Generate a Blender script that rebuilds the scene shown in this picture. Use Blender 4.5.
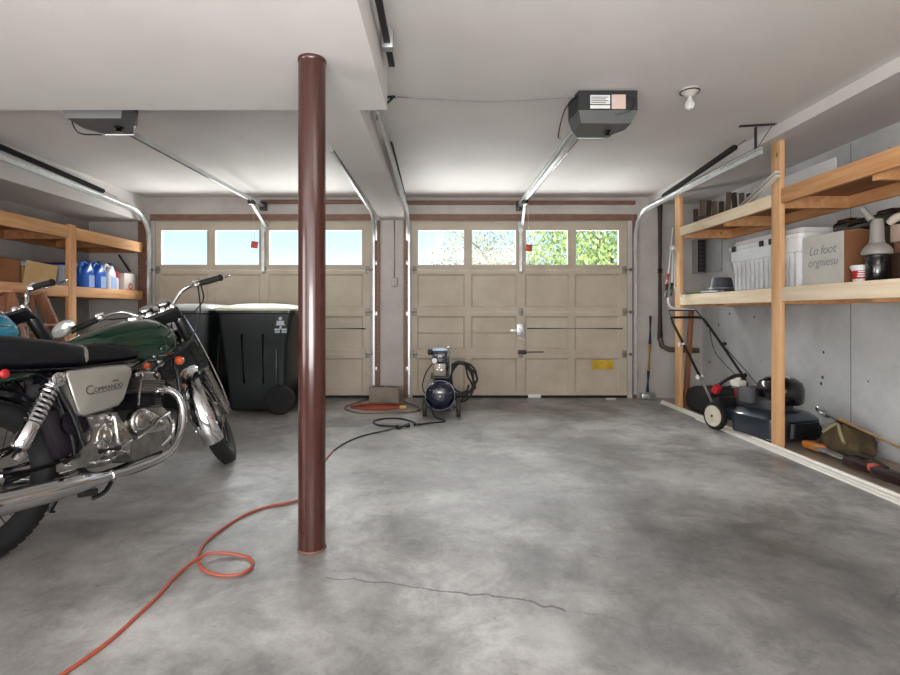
import bpy, bmesh, math, random
from mathutils import Vector, Matrix, Euler
random.seed(7)
PI = math.pi
R = math.radians
for o in list(bpy.data.objects): bpy.data.objects.remove(o)
S = bpy.context.scene
COL = S.collection

# ------------------------------------------------------------------ camera
FPX, CZ = 510.0, 1.02
cd = bpy.data.cameras.new('camera'); cam = bpy.data.objects.new('camera', cd); COL.objects.link(cam)
cd.sensor_width = 36; cd.sensor_fit = 'HORIZONTAL'; cd.lens = FPX/900*36
cd.shift_x = 7/900; cd.shift_y = -25.5/900
cam.location = (0, 0, CZ); cam.rotation_euler = (PI/2, 0, 0); cd.clip_start = .02; cd.clip_end = 400
S.camera = cam
# ------------------------------------------------------------------ world, sun, large lights, exposure
w = bpy.data.worlds.new('world'); S.world = w; w.use_nodes = True
nt = w.node_tree; bg = nt.nodes['Background']
sky = nt.nodes.new('ShaderNodeTexSky'); sky.sky_type = 'NISHITA'; sky.sun_disc = False
sky.sun_elevation = R(42); sky.sun_rotation = R(200); sky.altitude = 50; sky.dust_density = 2.0; sky.ozone_density = 1.0
nt.links.new(sky.outputs[0], bg.inputs[0]); bg.inputs[1].default_value = 0.27
def lamp(kind, name, loc, rot, energy, color=(1, 1, 1), size=None, size_y=None, angle=None):
    l = bpy.data.lights.new(name, kind); o = bpy.data.objects.new(name, l); COL.objects.link(o)
    o.location = loc; o.rotation_euler = rot; l.energy = energy; l.color = color
    if size: l.shape = 'RECTANGLE'; l.size = size; l.size_y = size_y or size
    if angle: l.angle = angle
    return o
lamp('SUN', 'sun', (0, -5, 12), (R(48), 0, R(18)), 4.5, (1, .96, .9), angle=R(1))
lamp('AREA', 'room_light_rear', (-.2, -1.3, 1.4), (R(101), 0, 0), 84, (1, .98, .97), 5.0, 1.6)
lamp('AREA', 'fill_light_left', (-3.9, .1, 1.15), (R(92), 0, R(-62)), 88, (1, .985, .97), 2.2, 1.5)  # unseen side fill, added to brighten the right wall
lamp('AREA', 'ceiling_fill', (-.2, -.5, .9), (R(132), 0, 0), 84, (1, .97, .95), 1.6, 1.0)  # unseen uplight, added to brighten the ceiling
lamp('AREA', 'fill_light_right_bay', (1.1, .7, 2.34), (R(35), 0, 0), 12, (1, .98, .96), 1.6, 1.0)  # added fill lamp above the camera, out of view
lamp('AREA', 'fill_light_left_bay', (-1.9, .5, 2.08), (R(35), 0, 0), 9, (1, .98, .96), 1.6, 1.0)  # same added overhead fill for the left bay
for _x in (-2.15, .92):      # added lamps, hidden outside the windows, standing in for sky and driveway light
    lamp('AREA', 'sky_fill', (_x, 7.9, 3.6), (R(-52), 0, 0), 460, (1, .995, .985), 3.2, 1.8)
    lamp('AREA', 'driveway_fill', (_x, 9.3, .03), (PI, 0, 0), 900, (1, .98, .95), 3.9, 4.6)
vs = S.view_settings; vs.view_transform = 'Standard'; vs.look = 'None'; vs.exposure = 0.16; vs.gamma = 1; vs.use_curve_mapping = False

# ------------------------------------------------------------------ helpers
def P(px, py, Y): return Vector(((px-443)/FPX*Y, Y, CZ+(312-py)/FPX*Y))
def FP(px, py, z=0):
    Y = FPX*(CZ-z)/(py-312); return Vector(((px-443)/FPX*Y, Y, z))
def s2l(c): return tuple((v/12.92 if v <= .04045 else ((v+.055)/1.055)**2.4) for v in c)
def hexc(h): return s2l(tuple(int(h[i:i+2], 16)/255 for i in (0, 2, 4)))
MATS = {}
def mat(name, col, rough=.5, metal=0, var=.0, vscale=6, bump=0, bscale=40, coat=0, trans=0, emis=None, estr=0, stretch=(1, 1, 1), col2=None, rvar=0, spec=.5):
    """principled material with procedural colour / bump variation in object space"""
    if name in MATS: return MATS[name]
    m = bpy.data.materials.new(name); m.use_nodes = True; t = m.node_tree; b = t.nodes['Principled BSDF']
    c = hexc(col) if isinstance(col, str) else col
    b.inputs['Base Color'].default_value = (*c, 1); b.inputs['Roughness'].default_value = rough; b.inputs['Metallic'].default_value = metal
    b.inputs['Coat Weight'].default_value = coat; b.inputs['Coat Roughness'].default_value = .05
    b.inputs['Transmission Weight'].default_value = trans; b.inputs['Specular IOR Level'].default_value = spec
    if emis: b.inputs['Emission Color'].default_value = (*hexc(emis), 1); b.inputs['Emission Strength'].default_value = estr
    tc = t.nodes.new('ShaderNodeTexCoord'); mp = t.nodes.new('ShaderNodeMapping'); mp.inputs['Scale'].default_value = stretch
    t.links.new(tc.outputs['Object'], mp.inputs[0])
    n = t.nodes.new('ShaderNodeTexNoise'); n.inputs['Scale'].default_value = vscale; n.inputs['Detail'].default_value = 5; n.inputs['Roughness'].default_value = .6
    t.links.new(mp.outputs[0], n.inputs['Vector'])
    c2 = hexc(col2) if isinstance(col2, str) else (col2 or tuple(max(0, v*(1-2*max(var, .03))) for v in c))
    rp = t.nodes.new('ShaderNodeValToRGB'); rp.color_ramp.elements[0].position = .33; rp.color_ramp.elements[1].position = .67
    rp.color_ramp.elements[0].color = (*c2, 1); rp.color_ramp.elements[1].color = (*[min(1, v*(1+max(var, .03)*.5)) for v in c], 1)
    t.links.new(n.outputs['Fac'], rp.inputs[0]); t.links.new(rp.outputs[0], b.inputs['Base Color'])
    if rvar:
        mr = t.nodes.new('ShaderNodeMapRange'); mr.inputs['To Min'].default_value = max(0, rough-rvar); mr.inputs['To Max'].default_value = min(1, rough+rvar)
        t.links.new(n.outputs['Fac'], mr.inputs[0]); t.links.new(mr.outputs[0], b.inputs['Roughness'])
    if bump:
        n2 = t.nodes.new('ShaderNodeTexNoise'); n2.inputs['Scale'].default_value = bscale; n2.inputs['Detail'].default_value = 4
        bp = t.nodes.new('ShaderNodeBump'); bp.inputs['Strength'].default_value = bump; bp.inputs['Distance'].default_value = .01
        t.links.new(mp.outputs[0], n2.inputs['Vector']); t.links.new(n2.outputs['Fac'], bp.inputs['Height']); t.links.new(bp.outputs[0], b.inputs['Normal'])
    MATS[name] = m; return m

def wood(name, light, dark, axis='Y', rough=.6, knots=True):
    st = {'X': (1.2, 14, 14), 'Y': (14, 1.2, 14), 'Z': (14, 14, 1.2)}[axis]
    m = mat(name, light, rough, col2=dark, vscale=1.6, stretch=st, bump=.15, bscale=5)
    if knots:
        t = m.node_tree; b = t.nodes['Principled BSDF']; src = b.inputs['Base Color'].links[0].from_socket
        v = t.nodes.new('ShaderNodeTexVoronoi'); v.inputs['Scale'].default_value = 3.3
        tc = t.nodes.new('ShaderNodeTexCoord'); mp = t.nodes.new('ShaderNodeMapping')
        mp.inputs['Scale'].default_value = {'X': (.9, 1.6, 1.6), 'Y': (1.6, .9, 1.6), 'Z': (1.6, 1.6, .9)}[axis]
        t.links.new(tc.outputs['Object'], mp.inputs[0]); t.links.new(mp.outputs[0], v.inputs['Vector'])
        r = t.nodes.new('ShaderNodeValToRGB'); r.color_ramp.elements[0].position = .03; r.color_ramp.elements[1].position = .075
        r.color_ramp.elements[0].color = (.35, .25, .18, 1); r.color_ramp.elements[1].color = (1, 1, 1, 1)
        t.links.new(v.outputs['Distance'], r.inputs[0])
        mx = t.nodes.new('ShaderNodeMix'); mx.data_type = 'RGBA'; mx.blend_type = 'MULTIPLY'; mx.inputs[0].default_value = 1
        t.links.new(src, mx.inputs[6]); t.links.new(r.outputs[0], mx.inputs[7]); t.links.new(mx.outputs[2], b.inputs['Base Color'])
    return m

def rmat(rot):
    if rot is None: return Matrix.Identity(3)
    if isinstance(rot, Matrix): return rot.to_3x3()
    return Euler(rot).to_matrix()
def frame_of(d):
    d = Vector(d).normalized(); up = Vector((0, 0, 1)) if abs(d.z) < .95 else Vector((1, 0, 0))
    x = d.cross(up).normalized(); y = x.cross(d).normalized(); return x, y, d
def crom(pts, n=6, closed=False):
    pts = [Vector(p) for p in pts]; out = []; N = len(pts)
    rng = N if closed else N-1
    for i in range(rng):
        p1, p2 = pts[i], pts[(i+1) % N]
        p0 = pts[i-1] if (i > 0 or closed) else p1*2-p2
        p3 = pts[(i+2) % N] if (i+2 < N or closed) else p2*2-p1
        for k in range(n):
            t = k/n
            out.append(.5*((2*p1)+(p2-p0)*t+(2*p0-5*p1+4*p2-p3)*t*t+(3*p1-p0-3*p2+p3)*t**3))
    if not closed: out.append(pts[-1])
    return out

class MB:
    def __init__(s): s.v = []; s.f = []; s.mi = []; s.cur = 0; s.X = None
    def add(s, vs, fs):
        n = len(s.v)
        for p in vs:
            p = Vector(p); s.v.append(s.X(p) if s.X else p)
        for f in fs: s.f.append([n+i for i in f]); s.mi.append(s.cur)
        return s
    def box(s, c, size, rot=None, bevel=0, seg=2):
        bm = bmesh.new(); bmesh.ops.create_cube(bm, size=1)
        for v in bm.verts: v.co = Vector((v.co.x*size[0], v.co.y*size[1], v.co.z*size[2]))
        if bevel: bmesh.ops.bevel(bm, geom=list(bm.edges), offset=min(bevel, min(size)*.45), segments=seg, affect='EDGES', profile=.5)
        m = rmat(rot); c = Vector(c); bm.verts.index_update()
        s.add([m@v.co+c for v in bm.verts], [[v.index for v in f.verts] for f in bm.faces]); bm.free(); return s
    def bb(s, x0, x1, y0, y1, z0, z1, bevel=0):
        return s.box(((x0+x1)/2, (y0+y1)/2, (z0+z1)/2), (abs(x1-x0), abs(y1-y0), abs(z1-z0)), None, bevel)
    def beam(s, a, b, wx, wy, up=None, bevel=0):
        a, b = Vector(a), Vector(b); d = (b-a); L = d.length; d.normalize()
        u = Vector(up) if up else (Vector((0, 0, 1)) if abs(d.z) < .95 else Vector((0, 1, 0)))
        x = u.cross(d).normalized(); y = d.cross(x).normalized()
        m = Matrix((x, y, d)).transposed()
        return s.box((a+b)/2, (wx, wy, L), m, bevel)
    def tube(s, pts, r, seg=8, smooth=0, closed=False, cap=True):
        pts = crom(pts, smooth, closed) if smooth else [Vector(p) for p in pts]
        N = len(pts); rad = (lambda i: r[0]+(r[1]-r[0])*i/(N-1)) if isinstance(r, (tuple, list)) else (lambda i: r)
        vs = []; fs = []; prev = None
        for i, p in enumerate(pts):
            a = pts[i-1] if (i > 0 or closed) else p; b = pts[(i+1) % N] if (i < N-1 or closed) else p
            t = (b-a)
            if t.length < 1e-9: t = Vector((0, 0, 1))
            t.normalize()
            if prev is None: x, y, _ = frame_of(t)
            else:
                x = prev-t*prev.dot(t)
                x = x.normalized() if x.length > 1e-6 else frame_of(t)[0]
                y = t.cross(x)
            prev = x
            for k in range(seg):
                an = 2*PI*k/seg; vs.append(p+x*(math.cos(an)*rad(i))+y*(math.sin(an)*rad(i)))
        for i in range(N if closed else N-1):
            for k in range(seg):
                a = i*seg+k; b = i*seg+(k+1) % seg; c = ((i+1) % N)*seg+(k+1) % seg; d = ((i+1) % N)*seg+k
                fs.append([a, b, c, d])
        if cap and not closed: fs.append(list(range(seg))[::-1]); fs.append([(N-1)*seg+k for k in range(seg)])
        return s.add(vs, fs)
    def cyl(s, a, b, r, r2=None, seg=16): return s.tube([a, b], (r, r if r2 is None else r2), seg)
    def lathe(s, prof, o, ax=(0, 0, 1), seg=24, cap=True):
        x, y, d = frame_of(ax); o = Vector(o); vs = []; fs = []
        for (r, h) in prof:
            for k in range(seg):
                an = 2*PI*k/seg; vs.append(o+d*h+x*(r*math.cos(an))+y*(r*math.sin(an)))
        for i in range(len(prof)-1):
            for k in range(seg): fs.append([i*seg+k, i*seg+(k+1) % seg, (i+1)*seg+(k+1) % seg, (i+1)*seg+k])
        if cap: fs.append(list(range(seg))[::-1]); fs.append([(len(prof)-1)*seg+k for k in range(seg)])
        return s.add(vs, fs)
    def torus(s, c, ax, Rr, r, seg=40, sseg=10, flat=1.0):
        x, y, d = frame_of(ax); c = Vector(c); vs = []; fs = []
        for i in range(seg):
            a = 2*PI*i/seg; rr = x*math.cos(a)+y*math.sin(a)
            for k in range(sseg):
                b = 2*PI*k/sseg; vs.append(c+rr*(Rr+r*math.cos(b))+d*(r*flat*math.sin(b)))
        for i in range(seg):
            for k in range(sseg): fs.append([i*sseg+k, ((i+1) % seg)*sseg+k, ((i+1) % seg)*sseg+(k+1) % sseg, i*sseg+(k+1) % sseg])
        return s.add(vs, fs)
    def sphere(s, c, r, sc=(1, 1, 1), seg=16, rings=10, rot=None):
        m = rmat(rot); c = Vector(c); vs = []; fs = []
        for i in range(rings+1):
            th = PI*i/rings
            for k in range(seg):
                a = 2*PI*k/seg
                vs.append(c+m@Vector((r*sc[0]*math.sin(th)*math.cos(a), r*sc[1]*math.sin(th)*math.sin(a), r*sc[2]*math.cos(th))))
        for i in range(rings):
            for k in range(seg): fs.append([i*seg+k, (i+1)*seg+k, (i+1)*seg+(k+1) % seg, i*seg+(k+1) % seg])
        return s.add(vs, fs)
    def prism(s, poly, mapf, t0, t1, bevel=0):
        """poly 2d points; mapf(u, v, t) -> 3d ; extruded t0..t1 ; bevel shrinks the t1 face"""
        n = len(poly); cx = sum(p[0] for p in poly)/n; cy = sum(p[1] for p in poly)/n
        layers = [(0, t0)]
        if bevel: layers += [(0, t1-bevel if t1 > t0 else t1+bevel), (.3, t1-(bevel*.3 if t1 > t0 else -bevel*.3)), (1, t1)]
        else: layers.append((0, t1))
        vs = []
        for sh, t in layers:
            for (u, v) in poly:
                L = math.hypot(u-cx, v-cy) or 1; k = 1-sh*abs(bevel)/L
                vs.append(mapf(cx+(u-cx)*k, cy+(v-cy)*k, t))
        fs = []
        for i in range(len(layers)-1):
            for k in range(n): fs.append([i*n+k, i*n+(k+1) % n, (i+1)*n+(k+1) % n, (i+1)*n+k])
        fs.append(list(range(n))[::-1]); fs.append([(len(layers)-1)*n+k for k in range(n)])
        return s.add(vs, fs)
    def loft(s, rings, closed_ring=True, cap=True):
        n = len(rings[0]); vs = [p for r in rings for p in r]; fs = []
        for i in range(len(rings)-1):
            for k in range(n if closed_ring else n-1): fs.append([i*n+k, i*n+(k+1) % n, (i+1)*n+(k+1) % n, (i+1)*n+k])
        if cap and closed_ring: fs.append(list(range(n))[::-1]); fs.append([(len(rings)-1)*n+k for k in range(n)])
        return s.add(vs, fs)
    def build(s, name, mats, parent=None, smooth=True, angle=38, recalc=True):
        if not isinstance(mats, (list, tuple)): mats = [mats]
        vs = s.v
        off = Vector((0, 0, 0)); loc = None
        if parent is not None:
            if parent.name in WORLD: off = WORLD[parent.name]
        elif len(vs):
            loc = Vector(((min(v.x for v in vs)+max(v.x for v in vs))/2, (min(v.y for v in vs)+max(v.y for v in vs))/2, min(v.z for v in vs))); off = loc
        me = bpy.data.meshes.new(name); me.from_pydata([v-off for v in vs], [], s.f)
        for m in mats: me.materials.append(m)
        me.polygons.foreach_set('material_index', s.mi)
        if recalc:
            bm = bmesh.new(); bm.from_mesh(me); bmesh.ops.recalc_face_normals(bm, faces=bm.faces); bm.to_mesh(me); bm.free()
        if smooth:
            me.polygons.foreach_set('use_smooth', [True]*len(me.polygons)); me.set_sharp_from_angle(angle=R(angle))
        o = bpy.data.objects.new(name, me); COL.objects.link(o)
        if parent is not None:
            o.parent = parent
            if parent.name in WORLD: WORLD[o.name] = off
        else: o.location = loc
        return o
WORLD = {}
def tag(o, label=None, cat=None, group=None, kind=None):
    if label: o['label'] = label
    if cat: o['category'] = cat
    if group: o['group'] = group
    if kind: o['kind'] = kind
    return o
def thing(name, loc, label, cat, group=None, rot=None):
    """Empty at the base. Without rot its parts are built in world coordinates; with rot in its local frame."""
    o = bpy.data.objects.new(name, None); COL.objects.link(o); o.location = loc; o.empty_display_size = .1
    if rot is not None: o.rotation_euler = rot
    else: WORLD[o.name] = Vector(loc)
    return tag(o, label, cat, group)
def text_part(name, txt, size, origin, u, v, m, parent, depth=.0008, slant=0, align='LEFT', sx=1.0, part_label=None):
    c = bpy.data.curves.new(name, 'FONT'); c.body = txt; c.size = size; c.extrude = depth; c.shear = slant; c.align_x = align
    o = bpy.data.objects.new(name+'_tmp', c); COL.objects.link(o); bpy.context.view_layer.update()
    me = o.to_mesh(); u = Vector(u).normalized(); v = Vector(v).normalized(); n = u.cross(v)
    mb = MB(); mb.add([Vector(origin)+u*(p.co.x*sx)+v*p.co.y+n*p.co.z for p in me.vertices], [list(p.vertices) for p in me.polygons])
    o.to_mesh_clear(); bpy.data.objects.remove(o)
    return mb.build(name, m, parent, smooth=False)
def copy_tree(o, parent=None):
    c = o.copy(); COL.objects.link(c)
    if parent is not None: c.parent = parent
    for ch in list(o.children): copy_tree(ch, c)
    return c

# ------------------------------------------------------------------ materials
def wall_mat(name, col, col2, rough, sc, bump, pits=False):
    m = mat(name, col, rough, col2=col2, vscale=sc, bump=bump, bscale=60)
    if pits:
        t = m.node_tree; b = t.nodes['Principled BSDF']; src = b.inputs['Base Color'].links[0].from_socket
        tc = t.nodes.new('ShaderNodeTexCoord'); v = t.nodes.new('ShaderNodeTexVoronoi'); v.inputs['Scale'].default_value = 7
        t.links.new(tc.outputs['Object'], v.inputs['Vector'])
        n = t.nodes.new('ShaderNodeTexNoise'); n.inputs['Scale'].default_value = 3; t.links.new(tc.outputs['Object'], n.inputs['Vector'])
        sub = t.nodes.new('ShaderNodeMath'); sub.operation = 'MULTIPLY_ADD'; sub.inputs[1].default_value = -.30; sub.inputs[2].default_value = .225
        t.links.new(n.outputs['Fac'], sub.inputs[0])
        lt = t.nodes.new('ShaderNodeMath'); lt.operation = 'LESS_THAN'; t.links.new(v.outputs['Distance'], lt.inputs[0]); t.links.new(sub.outputs[0], lt.inputs[1])
        mx = t.nodes.new('ShaderNodeMix'); mx.data_type = 'RGBA'; mx.inputs[7].default_value = (.07, .07, .07, 1)
        t.links.new(lt.outputs[0], mx.inputs[0]); t.links.new(src, mx.inputs[6]); t.links.new(mx.outputs[2], b.inputs['Base Color'])
    return m
M_ceil = wall_mat('ceiling_paint', 'CFCBC8', 'C6C2BF', .62, 1.2, .05)
M_wall = wall_mat('wall_paint', 'B9B4AF', 'A8A29D', .7, 2.5, .08)
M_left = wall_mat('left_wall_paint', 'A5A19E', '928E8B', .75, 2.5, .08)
M_conc = wall_mat('concrete_wall', 'C9CBCC', 'A9ABAC', .8, 1.6, .3, True)
M_door = mat('garage_door_paint', 'B6AB9B', .55, col2='A89C8B', vscale=3, bump=.04)
M_frame = mat('window_frame_paint', 'B5ADA4', .5, var=.05)
M_brown = mat('brown_trim', '7B5948', .5, col2='664637', vscale=8, stretch=(1, 1, 6))
M_galv = mat('galvanized', 'C5C9CA', .38, .85, var=.15, vscale=15, rvar=.1)
M_galvw = mat('track_white_metal', 'D5D9D9', .35, .6, var=.08, vscale=12)
M_black = mat('black_plastic', '121214', .45, var=.1)
M_blackr = mat('black_rubber', '0C0C0E', .75, var=.15, vscale=30)
M_blackg = mat('black_gloss', '0E0D12', .2, coat=.5)
M_darkm = mat('dark_steel', '3A3A3C', .4, .7, var=.15)
M_chrome = mat('chrome', 'E2E2E4', .09, 1, var=.03)
M_alloy = mat('polished_alloy', 'B9B6B1', .26, 1, var=.12, vscale=14, rvar=.12)
M_alloyr = mat('cast_alloy', '9A9792', .45, .9, var=.2, vscale=20, bump=.1)
M_green = mat('deep_green_paint', '072A1B', .14, .15, coat=1, var=.05)
M_seat = mat('seat_vinyl', '0B0C12', .36, var=.1, bump=.08, bscale=120)
M_silver = mat('silver_panel_paint', 'A9A69F', .32, .55, coat=.3)
M_wL = wood('pine_light_y', 'D9A777', 'C08A59', 'Y')
M_wLz = wood('pine_light_z', 'D3A071', 'B98253', 'Z')
M_wP = wood('pine_pale_y', 'F2E4CB', 'E2CDAC', 'Y')
M_wPz = wood('pine_orange_z', 'E0B587', 'CC9C6C', 'Z')
M_ply = wood('shelf_plywood', 'A87349', '8C5A35', 'Y', knots=False)
M_card = mat('cardboard', 'B08A5F', .8, var=.1, vscale=5)
M_cardd = mat('cardboard_dark', '7E5336', .8, var=.1, vscale=5)
M_white = mat('white_plastic', 'D9DADA', .35, var=.05)
M_tote = mat('grey_tote_plastic', 'E0E3E6', .33, var=.06)
M_red = mat('red_plastic', 'B3232A', .4, var=.1)
M_blue = mat('blue_plastic', '2456A8', .25, var=.15)

# ------------------------------------------------------------------ floor
def floor_material():
    m = bpy.data.materials.new('concrete_floor'); m.use_nodes = True; t = m.node_tree; b = t.nodes['Principled BSDF']; L = t.links.new; N = t.nodes.new
    geo = N('ShaderNodeNewGeometry')
    def noise(sc, det=6, ro=.6, dist=0, off=0):
        mp = N('ShaderNodeMapping'); mp.inputs['Location'].default_value = (off, off*.7, 0); L(geo.outputs['Position'], mp.inputs[0])
        n = N('ShaderNodeTexNoise'); n.inputs['Scale'].default_value = sc; n.inputs['Detail'].default_value = det; n.inputs['Roughness'].default_value = ro; n.inputs['Distortion'].default_value = dist
        L(mp.outputs[0], n.inputs['Vector']); return n.outputs['Fac']
    def ramp(src, *els):
        r = N('ShaderNodeValToRGB'); e = r.color_ramp.elements
        e[0].position, e[1].position = els[0][0], els[-1][0]; e[0].color = (*els[0][1], 1); e[1].color = (*els[-1][1], 1)
        for p, c in els[1:-1]:
            k = e.new(p); k.color = (*c, 1)
        L(src, r.inputs[0]); return r.outputs[0]
    def mix(a, bb, fac, mode='MIX'):
        x = N('ShaderNodeMix'); x.data_type = 'RGBA'; x.blend_type = mode
        for sock, val in ((x.inputs[0], fac), (x.inputs[6], a), (x.inputs[7], bb)):
            if isinstance(val, (int, float)): sock.default_value = val
            elif isinstance(val, tuple): sock.default_value = (*val, 1)
            else: L(val, sock)
        return x.outputs[2]
    def math_(op, a, bb=None, c=None, clamp=False):
        x = N('ShaderNodeMath'); x.operation = op; x.use_clamp = clamp
        for i, val in enumerate((a, bb, c)):
            if val is None: continue
            if isinstance(val, (int, float)): x.inputs[i].default_value = val
            else: L(val, x.inputs[i])
        return x.outputs[0]
    g = lambda h: hexc(h)
    base = ramp(noise(.75, 6, .62, .4), (.34, g('5F5E5D')), (.46, g('807F7D')), (.56, g('9F9E9C')), (.68, g('BCBCBB')))
    base = mix(base, ramp(noise(2.6, 8, .7, .8, 3), (.36, (.55, .55, .56)), (.5, (.92, .92, .92)), (.64, (1.16, 1.16, 1.16))), .85, 'MULTIPLY')
    base = mix(base, ramp(noise(14, 8, .75, 0, 5), (.3, (.68, .68, .68)), (.6, (1.1, 1.1, 1.1))), .8, 'MULTIPLY')
    base = mix(base, ramp(noise(90, 3, .6, 0, 5), (.3, (.86, .86, .85)), (.6, (1.04, 1.04, 1.04))), .6, 'MULTIPLY')
    sep = N('ShaderNodeSeparateXYZ'); L(geo.outputs['Position'], sep.inputs[0]); X, Y = sep.outputs[0], sep.outputs[1]
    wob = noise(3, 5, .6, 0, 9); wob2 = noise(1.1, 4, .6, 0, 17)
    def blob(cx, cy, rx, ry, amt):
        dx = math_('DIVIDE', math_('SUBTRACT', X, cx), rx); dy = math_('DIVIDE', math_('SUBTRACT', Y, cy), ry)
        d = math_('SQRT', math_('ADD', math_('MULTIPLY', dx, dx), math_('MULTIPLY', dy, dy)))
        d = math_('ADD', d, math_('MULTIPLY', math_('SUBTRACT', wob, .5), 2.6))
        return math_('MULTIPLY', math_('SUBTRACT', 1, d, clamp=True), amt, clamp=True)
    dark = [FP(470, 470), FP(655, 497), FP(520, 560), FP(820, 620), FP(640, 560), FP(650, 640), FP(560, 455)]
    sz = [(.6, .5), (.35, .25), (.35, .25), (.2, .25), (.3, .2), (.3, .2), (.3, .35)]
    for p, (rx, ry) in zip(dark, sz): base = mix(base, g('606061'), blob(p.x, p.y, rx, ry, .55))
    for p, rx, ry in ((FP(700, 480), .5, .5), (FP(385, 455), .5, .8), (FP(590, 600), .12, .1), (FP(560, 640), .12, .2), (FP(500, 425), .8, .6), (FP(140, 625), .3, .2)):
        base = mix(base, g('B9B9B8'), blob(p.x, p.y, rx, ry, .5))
    # warm dust on the left and beyond the moulding on the right
    warm = math_('MULTIPLY', math_('SUBTRACT', -.9, X), .6, clamp=True)
    base = mix(base, g('8A7F78'), math_('MULTIPLY', warm, .45))
    base = mix(base, g('9A8770'), math_('MULTIPLY', math_('GREATER_THAN', X, 2.52), .75))
    # cracks
    def crack(a, bb, y0, k, wd):
        yy = math_('ADD', math_('MULTIPLY', X, k), y0)
        yy = math_('ADD', yy, math_('MULTIPLY', math_('SUBTRACT', noise(2.2, 7, .55, 0, 31), .5), .30))
        d = math_('ABSOLUTE', math_('SUBTRACT', Y, yy)); on = math_('LESS_THAN', d, math_('MULTIPLY', wob, wd))
        return math_('MULTIPLY', on, math_('MULTIPLY', math_('GREATER_THAN', X, a), math_('LESS_THAN', X, bb)))
    base = mix(base, g('4C4A48'), math_('MULTIPLY', crack(-.45, .42, 1.86, -.25, .0095), .85))
    base = mix(base, g('6A6866'), math_('MULTIPLY', crack(.42, 1.0, 1.86, -.25, .006), .55))
    base = mix(base, g('4C4A48'), math_('MULTIPLY', crack(1.52, 1.72, .55, .8, .006), .7))
    # small pits
    v = N('ShaderNodeTexVoronoi'); v.inputs['Scale'].default_value = 6.5; L(geo.outputs['Position'], v.inputs['Vector'])
    base = mix(base, g('4A4540'), math_('MULTIPLY', math_('LESS_THAN', v.outputs['Distance'], math_('MULTIPLY_ADD', wob2, .16, -.06)), .8))
    L(base, b.inputs['Base Color'])
    L(math_('MULTIPLY_ADD', noise(2.2, 6, .6, .5, 3), .5, .13), b.inputs['Roughness'])
    bp = N('ShaderNodeBump'); bp.inputs['Strength'].default_value = .25; bp.inputs['Distance'].default_value = .01
    L(noise(22, 6, .6), bp.inputs['Height']); L(bp.outputs[0], b.inputs['Normal'])
    return m
XL, XR, YB, YR, ZC = -4.2, 3.07, 6.05, -1.5, 2.38
def struct(name, mb, m, parent=None, smooth=False):
    o = mb.build(name, m, parent, smooth=smooth)
    if parent is None: o['kind'] = 'structure'
    return o
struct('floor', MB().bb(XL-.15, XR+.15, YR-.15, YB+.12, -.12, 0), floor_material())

# ------------------------------------------------------------------ room shell
c = MB()
c.bb(XL-.15, XR+.15, YR-.15, YB+.16, ZC, ZC+.15)
c.bb(XL, -3.54, 2.745, YB, 2.09, ZC)               # boxed soffit over the left shelving
c.bb(2.43, XR, YR, YB, 2.30, ZC)                   # shallow drop over the right shelving
c.bb(-.73, -.45, 2.745, YB, 2.107, ZC)             # centre beam
c.bb(XL, -.30, YR, 2.745, 2.107, ZC)               # dropped near part of the left bay
struct('ceiling', c, M_ceil)
struct('wall_left', MB().bb(XL-.15, XL, YR-.15, YB+.16, 0, ZC), M_left)
wr = MB().bb(XR, XR+.15, YR-.15, YB+.16, 0, ZC)
struct('wall_right', wr, M_conc)
struct('trim_%d' % 40, MB().bb(XR-.0015, XR, 3.836, 3.842, 0, 2.29), mat('form_joint', '6F7072', .9))
struct('wall_front', MB().bb(XL, XR, YR-.15, YR, 0, ZC), M_wall)
D1 = (-3.42, -.86); D2 = (-.37, 2.19); ZD = 2.10
wb = MB()
wb.bb(XL, D1[0], YB, YB+.14, 0, ZC); wb.bb(D1[1], D2[0], YB, YB+.14, 0, ZC); wb.bb(D2[1], XR, YB, YB+.14, 0, ZC)
wb.bb(D1[0], D1[1], YB, YB+.14, ZD, ZC); wb.bb(D2[0], D2[1], YB, YB+.14, ZD, ZC)
struct('wall_back', wb, M_wall)
# brown timber round the openings
tn = 1
def trimbar(*a):
    global tn
    struct('trim_%d' % tn, MB().bb(*a, bevel=.003), M_brown); tn += 1
for (a, b) in (D1, D2):
    trimbar(a-.04, b+.04, YB-.03, YB, 2.105, 2.175)
trimbar(D2[0]-.1, D2[1]+.08, YB-.04, YB, 2.292, 2.335); trimbar(-2.15, -.745, YB-.04, YB, 2.30, 2.345)
trimbar(-.465, -.415, YB-.035, YB, 0, 2.10); trimbar(2.245, 2.29, YB-.035, YB, 0, 2.175)
trimbar(-.81, -.745, YB-.035, YB, 0, 2.10); trimbar(-3.60, -3.475, YB-.035, YB, 0, 2.088)

# ------------------------------------------------------------------ garage doors
def glass_mat():
    m = bpy.data.materials.new('window_glass'); m.use_nodes = True; t = m.node_tree; t.nodes.clear()
    o = t.nodes.new('ShaderNodeOutputMaterial'); tr = t.nodes.new('ShaderNodeBsdfTransparent'); gl = t.nodes.new('ShaderNodeBsdfGlossy')
    gl.inputs['Roughness'].default_value = .05; tr.inputs[0].default_value = (.96, .98, .98, 1)
    n = t.nodes.new('ShaderNodeTexNoise'); n.inputs['Scale'].default_value = 4; mr = t.nodes.new('ShaderNodeMapRange'); mr.inputs['To Min'].default_value = .03; mr.inputs['To Max'].default_value = .09
    mx = t.nodes.new('ShaderNodeMixShader'); t.links.new(n.outputs['Fac'], mr.inputs[0]); t.links.new(mr.outputs[0], mx.inputs[0])
    t.links.new(tr.outputs[0], mx.inputs[1]); t.links.new(gl.outputs[0], mx.inputs[2]); t.links.new(mx.outputs[0], o.inputs[0]); return m
M_glass = glass_mat()
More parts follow.
